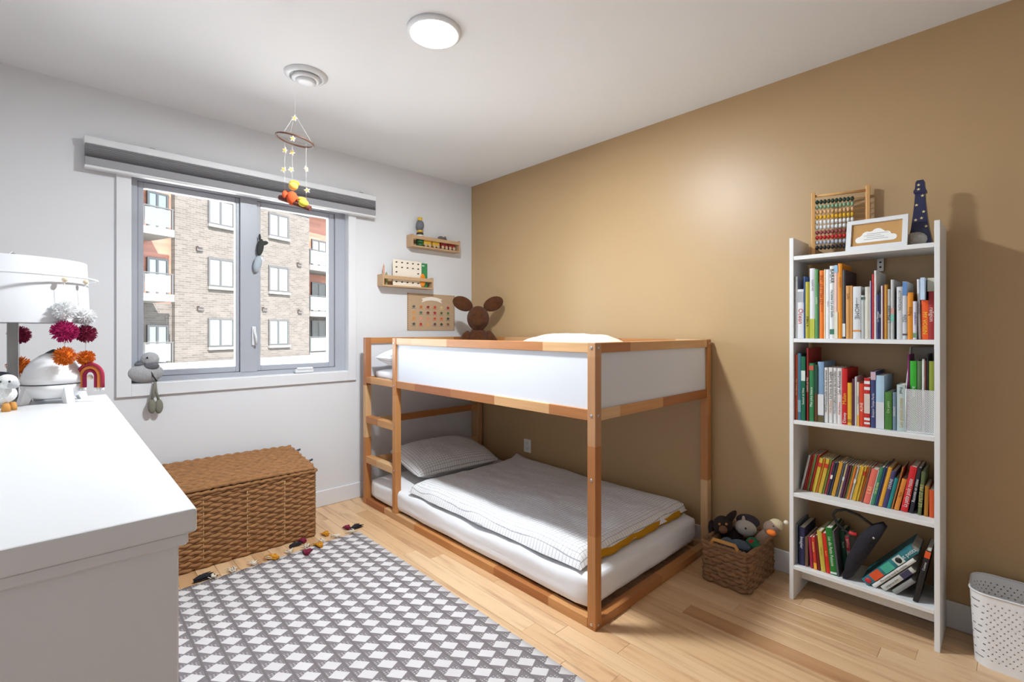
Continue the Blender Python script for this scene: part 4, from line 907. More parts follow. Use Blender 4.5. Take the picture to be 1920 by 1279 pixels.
lying(1680.5, 0.018, 0.092, 40, (138, 140, 138), 'plain grey book leaning on the bottom row')
lying(1721.5, 0.0165, 0.212, 10.5, (28, 26, 28), 'black book with orange label leaning on the right side of the bottom row', X=2.40, dp=0.16, mk=[(0.86, 0.985, (226, 88, 36))], tx=[('Cosmos', 0.7, 0.010, (230, 230, 230))])
# black tote bag
bg_ = thing('tote_bag', 'black fabric tote bag slumped among the books', 'bag', (2.44, 0.42, SH[4]))
pts = [(1580, 1092), (1588, 1045), (1608, 1008), (1634, 987), (1652, 983), (1660, 992), (1648, 1012), (1622, 1050), (1600, 1080), (1588, 1092)]
poly = [(onX(x, y, 2.41).y, max(onX(x, y, 2.41).z, SH[4] + 0.002)) for x, y in pts]
bm = bmesh.new(); ring0 = [bm.verts.new((2.405, a, b)) for a, b in poly]; cyy = sum(p[0] for p in poly) / len(poly); czz = sum(p[1] for p in poly) / len(poly)
ring1 = [bm.verts.new((2.47, cyy + (a - cyy) * 0.93, czz + (b - czz) * 0.93)) for a, b in poly]; ringm = [bm.verts.new((2.435, cyy + (a - cyy) * 1.05, max(SH[4] + 0.002, czz + (b - czz) * 1.04))) for a, b in poly]
k = len(poly)
for A_, B_ in ((ring0, ringm), (ringm, ring1)):
    for i in range(k): bm.faces.new((A_[i], A_[(i + 1) % k], B_[(i + 1) % k], B_[i]))
bm.faces.new(ring0[::-1]); bm.faces.new(ring1)
mb = MB(); mb.smooth = True; mb.add_bm(bm); o = mb.build('bag_body', mat('black_canvas', rgb(34, 32, 40), 0.9, bump=0.4, bscale=60), bg_, True, smooth=True)
p = lambda x, y, X=2.42: tuple(onX(x, y, X))
MB().tube([p(1638, 986), p(1610, 966), p(1585, 956), p(1568, 957), p(1562, 966), p(1570, 982), p(1588, 998), p(1604, 1003)], 0.0055, 8).build('handle', M_BLACK, bg_, True)
MB().tube([p(1592, 998, 2.416), p(1598, 1001, 2.416), p(1607, 1002, 2.416)], 0.0075, 8).build('red_patch', cmat((190, 36, 44)), bg_, True)
MB().lathe([(0.0045, 0), (0.0045, 0.002), (0.0001, 0.002)], n=14, M=Matrix.Translation(p(1638, 1009, 2.4045)) @ Matrix.Rotation(-PI / 2, 4, 'Y')).build('snap', M_STEEL, bg_, True)

# ------------------------------------------------------------------ on top of the bookcase
zs = SH[0]
aL, aR = Vector((2.525, 0.651)), Vector((2.588, 0.442)); ad = aR - aL; aw = ad.length; ang = math.atan2(ad.y, ad.x)
ab = thing('abacus', 'wooden bead abacus with ten coloured rows on the bookcase', 'abacus', (aL.x, aL.y, zs), ang)
ah = 0.302
for x in (0, aw - 0.015): MB().rbox(x, x + 0.015, -0.012, 0.012, 0, ah + (0.004 if x else 0), r=0.002, seg=1).build('frame_post', M_BEECH, ab)
for z in (0.012, ah - 0.018): MB().tube([(0.014, 0, z + 0.002), (aw - 0.014, 0, z + 0.002)], 0.006, 10).build('frame_bar', M_BEECH, ab)
MB().rbox(-0.0, 0.02, -0.035, 0.035, 0, 0.012, r=0.003, seg=1).build('foot', M_BEECH, ab); MB().rbox(aw - 0.02, aw, -0.035, 0.035, 0, 0.012, r=0.003, seg=1).build('foot', M_BEECH, ab)
bcol = [(30, 58, 46), (140, 174, 140), (222, 178, 128), (228, 178, 44), (234, 234, 232), (226, 230, 232), (150, 72, 74), (200, 36, 36), (186, 192, 206), (38, 38, 46)]
bead0 = {}
for r in range(10):
    z = ah - 0.045 - r * 0.0232
    MB().tube([(0.014, 0, z), (aw - 0.014, 0, z)], 0.0018, 8).build('rod', M_BEECH, ab)
    b0 = MB().ell((0, 0, 0), (0.0072, 0.0105, 0.0105), 14, 8).build('bead', cmat(bcol[r], 0.3), ab)
    for k in range(10):
        loc = (0.0235 + k * 0.0146, 0, z)
        if k == 0: b0.location = loc
        else: inst(b0, 'bead', ab, loc)
# picture frame leaning
pf = thing('framed_cloud_picture', 'white picture frame with a paper cloud on kraft card', 'picture frame', (2.40, 0.5, zs))
bl, brr, tl, trr = Vector((2.398, 0.4935, 1.533)), Vector((2.398, 0.2922, 1.533)), Vector((2.432, 0.478, 1.661)), Vector((2.432, 0.2837, 1.664))
xa = (brr - bl).normalized(); ya2 = (tl - bl); ya2 = (ya2 - xa * ya2.dot(xa)).normalized(); na = xa.cross(ya2)
Mf = Matrix((( xa.x, ya2.x, na.x, bl.x), (xa.y, ya2.y, na.y, bl.y), (xa.z, ya2.z, na.z, bl.z), (0, 0, 0, 1)))
fw, fh = (brr - bl).length, (tl - bl).length * 0.99
if na.x > 0: sgn = -1
else: sgn = 1
def FB(a, b, c, d, e, f): return MB().box(a, b, c, d, min(sgn * e, sgn * f), max(sgn * e, sgn * f), Mf)
mb = MB()
for q in ((0, fw, 0, 0.017), (0, fw, fh - 0.017, fh), (0, 0.017, 0.017, fh - 0.017), (fw - 0.017, fw, 0.017, fh - 0.017)): mb.box(q[0], q[1], q[2], q[3], min(0, -sgn * 0.013), max(0, -sgn * 0.013), Mf)
mb.build('frame', M_WHITE, pf, True)
mb = MB(); mb.box(0.017, fw - 0.017, 0.017, fh - 0.017, min(-sgn * 0.008, -sgn * 0.011), max(-sgn * 0.008, -sgn * 0.011), Mf); mb.build('kraft_card', mat('kraft_card', rgb(196, 150, 92), 0.8), pf, True)
cl_pts = []
for (cx_, cy_, r_, a0, a1) in [(0.045, 0.045, 0.014, 250, 90), (0.07, 0.062, 0.018, 170, 60), (0.105, 0.07, 0.020, 150, 40), (0.135, 0.06, 0.014, 110, 0), (0.155, 0.046, 0.013, 80, -90)]:
    for k in range(7): a = math.radians(a0 + (a1 - a0) * k / 6); cl_pts.append((cx_ + r_ * math.cos(a), cy_ + r_ * math.sin(a)))
mb = MB(); zc0 = -sgn * 0.0074; zc1 = -sgn * 0.008
b_ = len(mb.v); mb.v += [tuple(Mf @ Vector((a, b, zc0))) for a, b in cl_pts]; mb.face(list(range(len(cl_pts)))); mb.build('paper_cloud', mat('cloud_paper', rgb(240, 238, 234), 0.8), pf, True)
for k in range(4):
    mb = MB(); mb.box(0.06 + 0.01 * (k % 2), 0.14 - 0.012 * (k % 3), 0.044 + 0.008 * k, 0.0452 + 0.008 * k, min(-sgn * 0.0066, -sgn * 0.0072), max(-sgn * 0.0066, -sgn * 0.0072), Mf); mb.build('written_line', mat('ink_grey', rgb(130, 130, 136), 0.8), pf, True)
# tower lamp
tw = thing('tower_figurine', 'dark blue tower figurine with gold stars on a grey rock', 'figurine', (2.51, 0.264, zs))
NAVY = mat('navy_glaze', rgb(36, 38, 74), 0.35, var=0.2, vscale=30)
prof = [(0.048, 0.0), (0.043, 0.03), (0.033, 0.075), (0.026, 0.13), (0.021, 0.18), (0.0185, 0.215), (0.024, 0.22), (0.024, 0.228), (0.019, 0.236), (0.017, 0.262), (0.012, 0.27), (0.0, 0.272)]
mb = MB(); b_ = 0
Rz = Matrix.Rotation(PI / 4, 4, 'Z')
mb.lathe([(r * 1.15, z) for r, z in prof], n=4, M=Rz); o = mb.build('tower', NAVY, tw); 
for pl_ in o.data.polygons: pl_.use_smooth = False
mb = MB(); mb.ell((-0.025, 0.012, 0.028), (0.032, 0.04, 0.034), 14, 8); mb.build('rock', mat('grey_rock', rgb(170, 164, 154), 0.9, bump=0.6, bscale=60), tw)
star = MB(); star.prism([(0.006 * (1 if k % 2 == 0 else 0.45) * math.cos(PI / 2 + PI * k / 5), 0.006 * (1 if k % 2 == 0 else 0.45) * math.sin(PI / 2 + PI * k / 5)) for k in range(10)], -0.001, 0.001, 'yz')
st0 = star.build('star', cmat((222, 206, 150), 0.5), tw)
for i, (y_, z_) in enumerate([(0.004, 0.25), (-0.008, 0.205), (0.010, 0.17), (-0.012, 0.14), (0.012, 0.11), (-0.02, 0.08), (-0.006, 0.115), (0.004, 0.232)]):
    rr2 = next((a[0] + (b[0] - a[0]) * (z_ - a[1]) / (b[1] - a[1]) for a, b in zip(prof, prof[1:]) if a[1] <= z_ <= b[1]), 0.02) * 1.15 * 0.7071 + 0.0012
    if i == 0: st0.location = (-rr2, y_, z_)
    else: inst(st0, 'star', tw, (-rr2, y_, z_))

# ------------------------------------------------------------------ wall ledges with things
def ledge(x0, x1, z0, z1, label):
    d = 0.085; y1 = YW - 0.0006; y0 = y1 - d; o = thing('picture_ledge', label, 'wall shelf', ((x0 + x1) / 2, YW, z0))
    t = 0.011
    MB().rbox(x0, x1, y0, y1, z0, z0 + t, r=0.001, seg=1).build('bottom_board', M_OAK, o, True)
    for xa_ in (x0, x1 - t): MB().rbox(xa_, xa_ + t, y0, y1, z0 + t, z1, r=0.001, seg=1).build('end_board', M_OAK, o, True)
    MB().rbox(x0 + t, x1 - t, y1 - t, y1, z0 + t, z1 - 0.01, r=0.001, seg=1).build('back_board', M_OAK, o, True)
    MB().rbox(x0 + t, x1 - t, y0, y0 + t, z1 - 0.034, z1 - 0.008, r=0.001, seg=1).build('front_rail', M_OAK, o, True)
    return y0, y1
LY = YW - 0.0856
q = lambda x, y: onY(x, y, LY)
a, b = q(718, 537), q(813, 537); zA = q(718, 536).z; zA1 = q(718, 513).z
ledge(a.x, b.x, zA, zA1, 'lower oak ledge holding a picture board and pencil')
zl = zA + 0.0115
c0, c1 = q(738, 520).x + 0.01, q(794, 520).x
o = thing('picture_board', 'cream card with rows of tiny dark animals on the lower ledge', 'picture card', ((c0 + c1) / 2, LY + 0.03, zl))
RB(c0, c1, LY + 0.028, LY + 0.032, zl, q(760, 487).z, r=0.0005, seg=1).build('card', mat('cream_card', rgb(238, 226, 208), 0.8), o, True)
ztop = q(760, 487).z
for r in range(5):
    for k in range(5):
        if r in (1, 2) and k in (1, 2, 3): continue
        xx = c0 + 0.03 + (c1 - c0 - 0.06) * k / 4; z_ = zl + 0.03 + (ztop - zl - 0.05) * r / 4
        MB().prism([(xx - 0.009, z_ - 0.004), (xx + 0.002, z_ - 0.006), (xx + 0.010, z_), (xx + 0.003, z_ + 0.006), (xx - 0.007, z_ + 0.003)], LY + 0.0274, LY + 0.028, 'xz').build('animal_mark', mat('mark_dark', rgb(64, 54, 46), 0.8), o, True)
d0 = q(795, 500).x
o = tag(RB(d0, q(807, 500).x, LY + 0.04, LY + 0.052, zl, q(800, 493).z, r=0.002, seg=1).build('green_book', cmat((58, 140, 84), 0.6)), 'green children book with two eyes on the lower ledge', 'book')
for xx in (0.012, 0.024): MB().ell((d0 + xx, LY + 0.0395, q(800, 493).z - 0.02), (0.005, 0.002, 0.006), 10, 6).build('eye', M_WHITE, o, False)
o = tag(MB().ell((d0 + 0.004, LY + 0.022, zl + 0.056), (0.026, 0.005, 0.052), 14, 10).build('orange_feather', mat('orange_card', rgb(230, 140, 30), 0.7)), 'orange serrated card standing on the lower ledge', 'card')
o = thing('pencil', 'pink pencil standing at the left end of the lower ledge', 'pencil', (a.x + 0.02, LY + 0.025, zl))
MB().lathe([(0.006, 0), (0.006, 0.13)], n=8).build('shaft', cmat((222, 150, 130)), o); MB().lathe([(0.006, 0.13), (0.0012, 0.155), (0.0001, 0.16)], n=8).build('tip', M_BEECH, o)
o = tag(MB().ell((a.x + 0.055, LY + 0.05, zl + 0.05), (0.012, 0.006, 0.05), 12, 8).build('leaf_card', cmat((150, 160, 100), 0.8)), 'olive leaf shaped card beside the picture card', 'card')
# upper ledge
a, b = q(773, 460), q(863, 470); zB = q(773, 461.5).z; zB1 = q(773, 438).z
ledge(a.x, b.x, zB, zB1, 'upper oak ledge with a stacking toy and wooden train')
zl = zB + 0.0115; cxs = q(793, 450).x
o = thing('stacking_toy', 'wooden stacking toy of green, yellow and white rings with grey top', 'toy', (cxs, LY + 0.042, zl))
zz = 0
for h_, r_, c in [(0.018, 0.023, (40, 96, 52)), (0.016, 0.024, (40, 96, 52)), (0.016, 0.024, (44, 104, 56)), (0.012, 0.024, (230, 228, 220)), (0.012, 0.022, (60, 50, 40)), (0.012, 0.019, (224, 180, 60))]:
    MB().lathe([(r_ * 0.8, zz), (r_, zz + h_ * 0.25), (r_, zz + h_ * 0.75), (r_ * 0.8, zz + h_)], n=24).build('ring', cmat(c, 0.45), o); zz += h_
MB().ell((0, 0, zz + 0.026), (0.026, 0.026, 0.028), 18, 12).build('top_ball', cmat((112, 114, 120), 0.6), o)
MB().lathe([(0.013, zz + 0.05), (0.016, zz + 0.066), (0.0001, zz + 0.062)], n=14).build('yellow_cap', cmat((228, 190, 60), 0.5), o)
o.scale = (1.25, 1.25, 1.5)
tr_ = thing('wooden_train', 'small wooden train with round wheels on the upper ledge', 'toy train', (q(832, 460).x, LY + 0.04, zl))
for i, (dx_, c) in enumerate([(-0.12, (224, 176, 50)), (-0.05, (224, 176, 50)), (0.02, (140, 36, 40)), (0.085, (140, 36, 40))]):
    w_ = MB().rbox(dx_ - 0.029, dx_ + 0.029, -0.016, 0.016, 0.010, 0.042, r=0.003).build('wagon', cmat(c, 0.5), tr_)
    for sx_ in (-0.016, 0.016): MB().lathe([(0.0115, 0), (0.0115, 0.005), (0.006, 0.006), (0.0001, 0.006)], n=16, M=Matrix.Translation((dx_ + sx_, -0.0165, 0.0118)) @ Matrix.Rotation(PI / 2, 4, 'X')).build('wheel', cmat((196, 170, 140)), w_)
tr_.scale = (1.15, 1.15, 1.35)
ms = thing('toy_elephant', 'small grey elephant toy riding the wooden train', 'toy', (q(832, 445).x, LY + 0.04, zl + 0.0575)); ms.scale = (1.5, 1.5, 1.5)
MB().ell((0, 0, 0.017), (0.022, 0.016, 0.018), 14, 10).build('body', cmat((104, 98, 94), 0.8), ms); MB().ell((0.024, 0, 0.022), (0.012, 0.011, 0.012), 12, 8).build('head', cmat((104, 98, 94), 0.8), ms)
MB().tube([(0.032, 0, 0.02), (0.042, 0, 0.012), (0.05, 0, 0.016)], [0.004, 0.0032, 0.002], 6).build('trunk_nose', cmat((104, 98, 94), 0.8), ms); MB().ell((0.02, -0.012, 0.026), (0.008, 0.002, 0.009), 10, 6).build('ear', cmat((120, 112, 108), 0.8), ms)

# ------------------------------------------------------------------ brown plush on the top bunk
pl = thing('plush_animal', 'dark brown plush animal with big ears on the top bunk', 'soft toy', (2.41, 2.92, 0.946), math.radians(-38)); pl.scale = (1.2, 1.15, 1.32)
def fur(c, r, name, m=M_BROWNFUR, M=None, par=pl): return MB().ell(c, r, 22, 14, M).build(name, m, par)
fur((0, 0, 0.10), (0.085, 0.07, 0.11), 'body'); fur((0, -0.01, 0.265), (0.072, 0.066, 0.074), 'head'); fur((0, -0.055, 0.245), (0.036, 0.03, 0.03), 'muzzle')
for s_ in (-1, 1):
    fur((s_ * 0.10, -0.01, 0.352), (0.068, 0.02, 0.042), 'ear', M_BROWNFUR, Matrix.Rotation(s_ * -0.35, 3, 'Y'))
    fur((s_ * 0.10, -0.03, 0.11), (0.034, 0.034, 0.09), 'arm', M_BROWNFUR, Matrix.Rotation(s_ * -0.45, 3, 'Y')); fur((s_ * 0.135, -0.045, 0.05), (0.028, 0.026, 0.03), 'paw', M_BROWNFUR2)
    fur((s_ * 0.06, -0.09, 0.035), (0.036, 0.075, 0.034), 'leg')
    fur((s_ * 0.026, -0.066, 0.285), 0.006, 'eye', M_BLACK)

# ------------------------------------------------------------------ felt mobile below the vent
def at(x, y, d):
    l = (x - CX) / F_PX * d; return Vector((d * S_ + l * C_, d * C_ - l * S_, CAM_H - (y - HY) / F_PX * d))
MD = 2.33
mo = thing('felt_mobile', 'felt star mobile with a wooden ring hanging from the ceiling vent', 'mobile', at(554, 170, MD))
rc = at(553, 263, MD); RR = 0.083; Rv, Fv = Vector((C_, -S_, 0)), Vector((S_, C_, 0))
def ringp(a): return rc + Rv * RR * math.cos(a) + Fv * RR * math.sin(a) + Vector((0, 0, -0.016 * math.cos(a)))
WALNUT = mat('walnut_ring', rgb(92, 58, 42), 0.5)
mb = MB(); k = 40; mb.tube([ringp(2 * PI * i / k) for i in range(k + 1)], 0.0045, 8, caps=False); mb.build('ring', WALNUT, mo, True)
hook = at(554, 158, MD); apex = at(553, 215, MD)
MB().tube([hook, apex], 0.0008, 5).build('string', M_STRING, mo, True)
for a in (0.3, 2.4, 4.5): MB().tube([apex, ringp(a)], 0.0006, 5).build('string', M_STRING, mo, True)
star2 = MB(); star2.prism([(0.0145 * (1 if k % 2 == 0 else 0.52) * math.cos(PI / 2 + PI * k / 5), 0.0145 * (1 if k % 2 == 0 else 0.52) * math.sin(PI / 2 + PI * k / 5)) for k in range(10)], -0.003, 0.003, 'xz')
inner = MB(); inner.prism([(0.010 * (1 if k % 2 == 0 else 0.52) * math.cos(PI / 2 + PI * k / 5), 0.010 * (1 if k % 2 == 0 else 0.52) * math.sin(PI / 2 + PI * k / 5)) for k in range(10)], -0.0042, 0.0042, 'xz')
sA = star2.build('star', cmat((244, 236, 222), 0.9), mo); sB = inner.build('star_centre', cmat((240, 196, 104), 0.9), sA)
for i, (x, y, rz) in enumerate([(552, 222, 0.2), (549, 260, 0.1), (534, 282, 0), (548, 286, 0.2), (532, 318, 0), (546, 318, 0.3), (574, 317, 1.35), (576, 357, 0.2)]):
    pos = at(x, y, MD) - Vector(mo.location)
    if i == 0: sA.location = pos; sA.rotation_euler = (0, 0.2, -TH + rz)
    else: s2 = inst(sA, 'star', mo, pos, (0, 0.15 * i, -TH + rz)); inst(sB, 'star_centre', s2)
lg0, lg1 = at(524, 370, MD), at(582, 391, MD)
for x, yt in ((534, 268), (548, 275), (574, 270)):
    MB().tube([at(x, yt, MD), at(x, 372 if x < 570 else 388, MD)], 0.0005, 5).build('string', M_STRING, mo, True)
MB().tube([lg0, lg1], 0.0125, 12).build('log', mat('brown_felt', rgb(104, 52, 40), 0.95), mo, True)
def fm(x, y, r, name, c, dd=0): return MB().ell(at(x, y, MD + dd), r, 14, 10).build(name, cmat(c, 0.95), mo, True)
fm(548, 372, (0.026, 0.022, 0.034), 'doll_body', (214, 84, 40)); fm(550, 349, (0.022, 0.022, 0.02), 'doll_head', (236, 190, 90)); fm(552, 344, (0.024, 0.022, 0.014), 'doll_hair', (240, 196, 50), 0.01)
fm(536, 366, (0.018, 0.014, 0.024), 'doll_arm', (222, 90, 50)); fm(566, 374, (0.022, 0.016, 0.012), 'doll_leg', (236, 170, 60)); fm(569, 381, (0.024, 0.020, 0.018), 'yellow_friend', (214, 200, 70), -0.015)

# ------------------------------------------------------------------ hanging felt animals in front of the window post
ho = thing('hanging_ornament', 'dark bird and pale grey fish ornament hanging on a thread at the window', 'ornament', onY(486, 382, YW + 0.02))
g_ = lambda x, y, dy=0.02: onY(x, y, YW + dy)
MB().tube([g_(485, 382), g_(487, 445)], 0.0009, 5).build('thread', M_STRING, ho, True)
DKG = mat('charcoal_felt', rgb(62, 64, 62), 0.95); PGF = mat('pale_grey_felt', rgb(176, 186, 194), 0.95)
c = g_(488, 464); MB().ell(c, (0.02, 0.02, 0.055), 14, 10, Matrix.Rotation(0.15, 3, 'Y')).build('bird_body', DKG, ho, True)
c = g_(495, 456); MB().ell(c, (0.026, 0.010, 0.014), 12, 8, Matrix.Rotation(-0.3, 3, 'Y')).build('bird_wing', DKG, ho, True)
c = g_(487, 445); MB().ell(c, (0.008, 0.008, 0.022), 10, 8).build('bird_tail', DKG, ho, True)
c = g_(483, 495); MB().ell(c, (0.024, 0.022, 0.054), 14, 10, Matrix.Rotation(0.2, 3, 'Y')).build('fish_body', PGF, ho, True)
c = g_(489, 486); MB().ell(c, (0.018, 0.012, 0.02), 12, 8).build('white_patch', M_WHITE, ho, True)
# ------------------------------------------------------------------ long legged plush bird on the sill
bz = OZ0 + 0.0045
bp = thing('plush_bird', 'grey plush bird with dangling legs sitting on the window sill', 'soft toy', (0.39, YW, bz))
GF = mat('grey_plush', rgb(176, 176, 178), 1.0, var=0.15, vscale=50, bump=0.5, bscale=200); GF2 = mat('dark_grey_plush', rgb(112, 112, 116), 1.0, var=0.2, vscale=60, bump=0.5, bscale=200); OLV = mat('olive_grey_felt', rgb(128, 126, 112), 1.0)
yb0 = YW + 0.0
c = onY(272, 697, yb0); MB().ell((c.x, yb0, bz + 0.054), (0.083, 0.042, 0.054), 24, 14).build('body', GF, bp, True)
c = onY(281, 674, yb0); MB().ell((c.x, yb0 - 0.004, c.z), (0.042, 0.036, 0.04), 20, 12).build('head', GF, bp, True)
c2 = onY(283, 686, yb0); MB().ell((c2.x, yb0 - 0.02, c2.z), (0.036, 0.026, 0.024), 16, 10).build('throat', GF2, bp, True)
MB().tube([tuple(onY(270, 682, yb0 - 0.02)), tuple(onY(260, 683, yb0 - 0.024)), tuple(onY(252, 684, yb0 - 0.02))], [0.008, 0.007, 0.004], 8).build('beak', GF2, bp, True)
c = onY(276, 671, yb0 - 0.04); MB().ell((c.x, c.y, c.z), 0.005, 10, 8).build('eye', M_BLACK, bp, True)
MB().tube([tuple(onY(282, 694, yb0 - 0.035)), tuple(onY(287, 705, yb0 - 0.042)), tuple(onY(294, 715, yb0 - 0.04))], 0.003, 6).build('cord', M_BLACK, bp, True)
yl = YW - 0.036
for xk, xf in ((288, 285), (293, 298)):
    MB().tube([tuple(onY(291, 716, yl + 0.004)), tuple(onY(xk, 735, yl)), tuple(onY(xf, 752, yl))], 0.0065, 7).build('leg', OLV, bp, True)
    c = onY(xf, 762, yl); MB().ell(tuple(c), (0.019, 0.014, 0.04), 14, 10).build('foot', OLV, bp, True)

# ------------------------------------------------------------------ dresser top: lamp, pompom mobile, rocket, sheep
dl = 1.6
lp = at(24, 700, dl); lx, ly = lp.x, lp.y
la = thing('table_lamp', 'table lamp with a white drum shade on the dresser', 'lamp', (lx, ly, DZ + 0.0005))
MB().lathe([(0.045, 0), (0.045, 0.012), (0.014, 0.016)], n=28).build('base', M_METAL, la)
MB().rbox(-0.0135, 0.0135, -0.0135, 0.0135, 0.016, 0.36, r=0.003).build('pole', mat('grey_wood_pole', rgb(150, 146, 142), 0.5, var=0.15, vscale=12, stretch=(8, 8, 1)), la)
z0, z1 = at(24, 604, dl - 0.19).z - DZ, at(24, 488, dl - 0.0).z - DZ
mb = MB(); mb.lathe([(0.194, z0), (0.186, z1), (0.184, z1), (0.192, z0)], n=64, closed=True); mb.lathe([(0.186, z1 - 0.004), (0.03, z1 - 0.006), (0.03, z1 - 0.004), (0.186, z1 - 0.002)], n=48, closed=True)
mb.build('shade', mat('white_shade', rgb(222, 222, 225), 0.8), la)
MB().lathe([(0.006, z1 - 0.02), (0.006, z1 + 0.008), (0.010, z1 + 0.014), (0.006, z1 + 0.022), (0.0001, z1 + 0.024)], n=14).build('finial', M_METAL, la)
# mobile hoop around the shade
hd = 1.6; hlat = -1.675; hz = at(168, 520, hd).z; HR = 0.222
hc = Vector((hd * S_ + hlat * C_, hd * C_ - hlat * S_, hz))
def hp(deg, z=0): a = math.radians(deg); return hc + Rv * HR * math.cos(a) - Fv * HR * math.sin(a) + Vector((0, 0, z))
pm = thing('pompom_mobile', 'nursery mobile with pompoms and felt rainbows around the lamp', 'mobile', (hc.x, hc.y, DZ + 0.02))
mb = MB(); mb.tube([hp(i * 9) for i in range(41)], 0.0032, 8, caps=False); mb.build('hoop', M_WHITE, pm, True)
top_ = Vector((lx, ly, DZ + z1 + 0.03))
for dg in (-10, 80, 170, 260): MB().tube([top_, Vector((lx, ly, 0)) + (hp(dg) - Vector((lx, ly, 0))) * 0.9 + Vector((0, 0, 0.045)), hp(dg)], 0.0008, 5).build('cord', M_STRING, pm, True)
def pom(c, r, colr, sd):
    q = random.Random(sd); mb = MB(); mb.ell(c, r * 0.7, 14, 10)
    for k in range(420):
        z = 2 * q.random() - 1; a = 2 * PI * q.random(); d = Vector((math.sqrt(1 - z * z) * math.cos(a), math.sqrt(1 - z * z) * math.sin(a), z)); L = r * (0.88 + 0.2 * q.random())
        t = d.orthogonal().normalized(); t2 = d.cross(t); p0, p1 = Vector(c) + d * r * 0.6, Vector(c) + d * L + (t * (q.random() - .5) + t2 * (q.random() - .5)) * r * 0.15
        w = r * 0.045; b = len(mb.v); mb.v += [tuple(p0 + t * w), tuple(p0 - t * w * .5 + t2 * w), tuple(p0 - t * w * .5 - t2 * w), tuple(p1 + t * w * .8), tuple(p1 - t * w * .4 + t2 * w * .7), tuple(p1 - t * w * .4 - t2 * w * .7)]
        for f in ((0, 1, 4, 3), (1, 2, 5, 4), (2, 0, 3, 5), (3, 4, 5)): mb.face([b + i for i in f])
    return mb.build('pompom', colr, pm, True)
PW_, PMG, PMR, POR = mat('white_wool', rgb(240, 240, 240), 0.95), mat('magenta_wool', rgb(170, 20, 92), 0.95), mat('burgundy_wool', rgb(128, 22, 60), 0.95), mat('orange_wool', rgb(214, 112, 24), 0.95)
def rainbow(c, w, sd, cs):
    """three concentric rope arches with tassel ends; arch lies in the picture-facing plane"""
    rb = []
    for j, cc in enumerate(cs):
        r = w * (1 - 0.27 * j); pts = [c + Rv * (-r) + Vector((0, 0, -w * 0.9))] + [c + Rv * (r * math.cos(a)) + Vector((0, 0, r * math.sin(a))) for a in [PI - PI * i / 14 for i in range(15)]] + [c + Rv * r + Vector((0, 0, -w * 0.9))]
        MB().tube(pts, w * 0.135, 8).build('rainbow_arch', cmat(cc, 0.95), pm, True)
        for s_ in (-1, 1):
            e = c + Rv * (s_ * r) + Vector((0, 0, -w * 0.9)); MB().tube([e, e + Vector((0, 0, -w * 0.3))], [w * 0.09, w * 0.14], 7).build('tassel', PW_, pm, True)
for deg, items, rain, sd in [(10, [('w', 582, .032), ('m', 622, .036), ('o', 668, .031)], None, 1), (-10, [('w', 594, .029), ('r', 626, .031), ('o', 671, .026)], 712, 2), (-130, [('r', 628, .033), ('o', 686, .035)], 712, 3)]:
    hpnt = hp(deg); d = hpnt.x * S_ + hpnt.y * C_; zz_ = lambda y: CAM_H - (y - HY) / F_PX * d
    MB().ell(hpnt + Vector((0, 0, -0.012)), 0.008, 12, 8).build('bead', cmat((222, 206, 176), 0.5), pm, True)
    zb_low = zz_(items[-1][1]) if rain is None else zz_(rain) + 0.03
    MB().tube([hpnt, Vector((hpnt.x, hpnt.y, zb_low))], 0.0009, 5).build('cord', M_STRING, pm, True)
    for i, (kd, y, r) in enumerate(items): pom((hpnt.x, hpnt.y, zz_(y)), r, {'w': PW_, 'm': PMG, 'r': PMR, 'o': POR}[kd], sd * 10 + i)
    if rain:
        c = Vector((hpnt.x, hpnt.y, zz_(rain) + 0.012)) + (Rv * 0.016 if deg == -10 else Rv * 0.0); rainbow(c, 0.042, sd, [(170, 50, 74), (222, 130, 60), (150, 30, 70)])
        MB().ell(c + Vector((0, 0, -0.004)), 0.009, 12, 8).build('bead', cmat((226, 212, 190), 0.5), pm, True)
# rocket
rx_, ry_ = -0.004, 2.243
rk = thing('rocket_humidifier', 'white rocket shaped humidifier with dark nose on the dresser', 'humidifier', (rx_, ry_, DZ + 0.0005))
GLW = mat('white_gloss', rgb(240, 240, 240), 0.12)
MB().lathe([(0.045, 0.012), (0.066, 0.020), (0.078, 0.045), (0.0815, 0.060)], n=48).build('lower_body', GLW, rk)
MB().lathe([(0.0805, 0.0605), (0.0805, 0.0635)], n=48).build('seam', mat('seam_grey', rgb(96, 96, 102), 0.5), rk)
MB().lathe([(0.0815, 0.064), (0.080, 0.085), (0.071, 0.115), (0.054, 0.140), (0.034, 0.157), (0.022, 0.1635)], n=48).build('upper_body', GLW, rk)
MB().lathe([(0.0222, 0.1638), (0.012, 0.171), (0.004, 0.176), (0.0001, 0.1768)], n=32).build('nose_cap', mat('nose_dark', rgb(58, 60, 70), 0.4), rk)
for k in range(4):
    a = math.radians(-20 + 90 * k) - TH; M = Matrix.Rotation(a, 4, 'Z')
    mb = MB(); mb.prism([(0.05, 0.045), (0.077, 0.062), (0.094, 0.0), (0.072, 0.0)], -0.011, 0.011, 'xz', M); mb.build('fin', GLW, rk)
a = -PI / 2 - 0.05
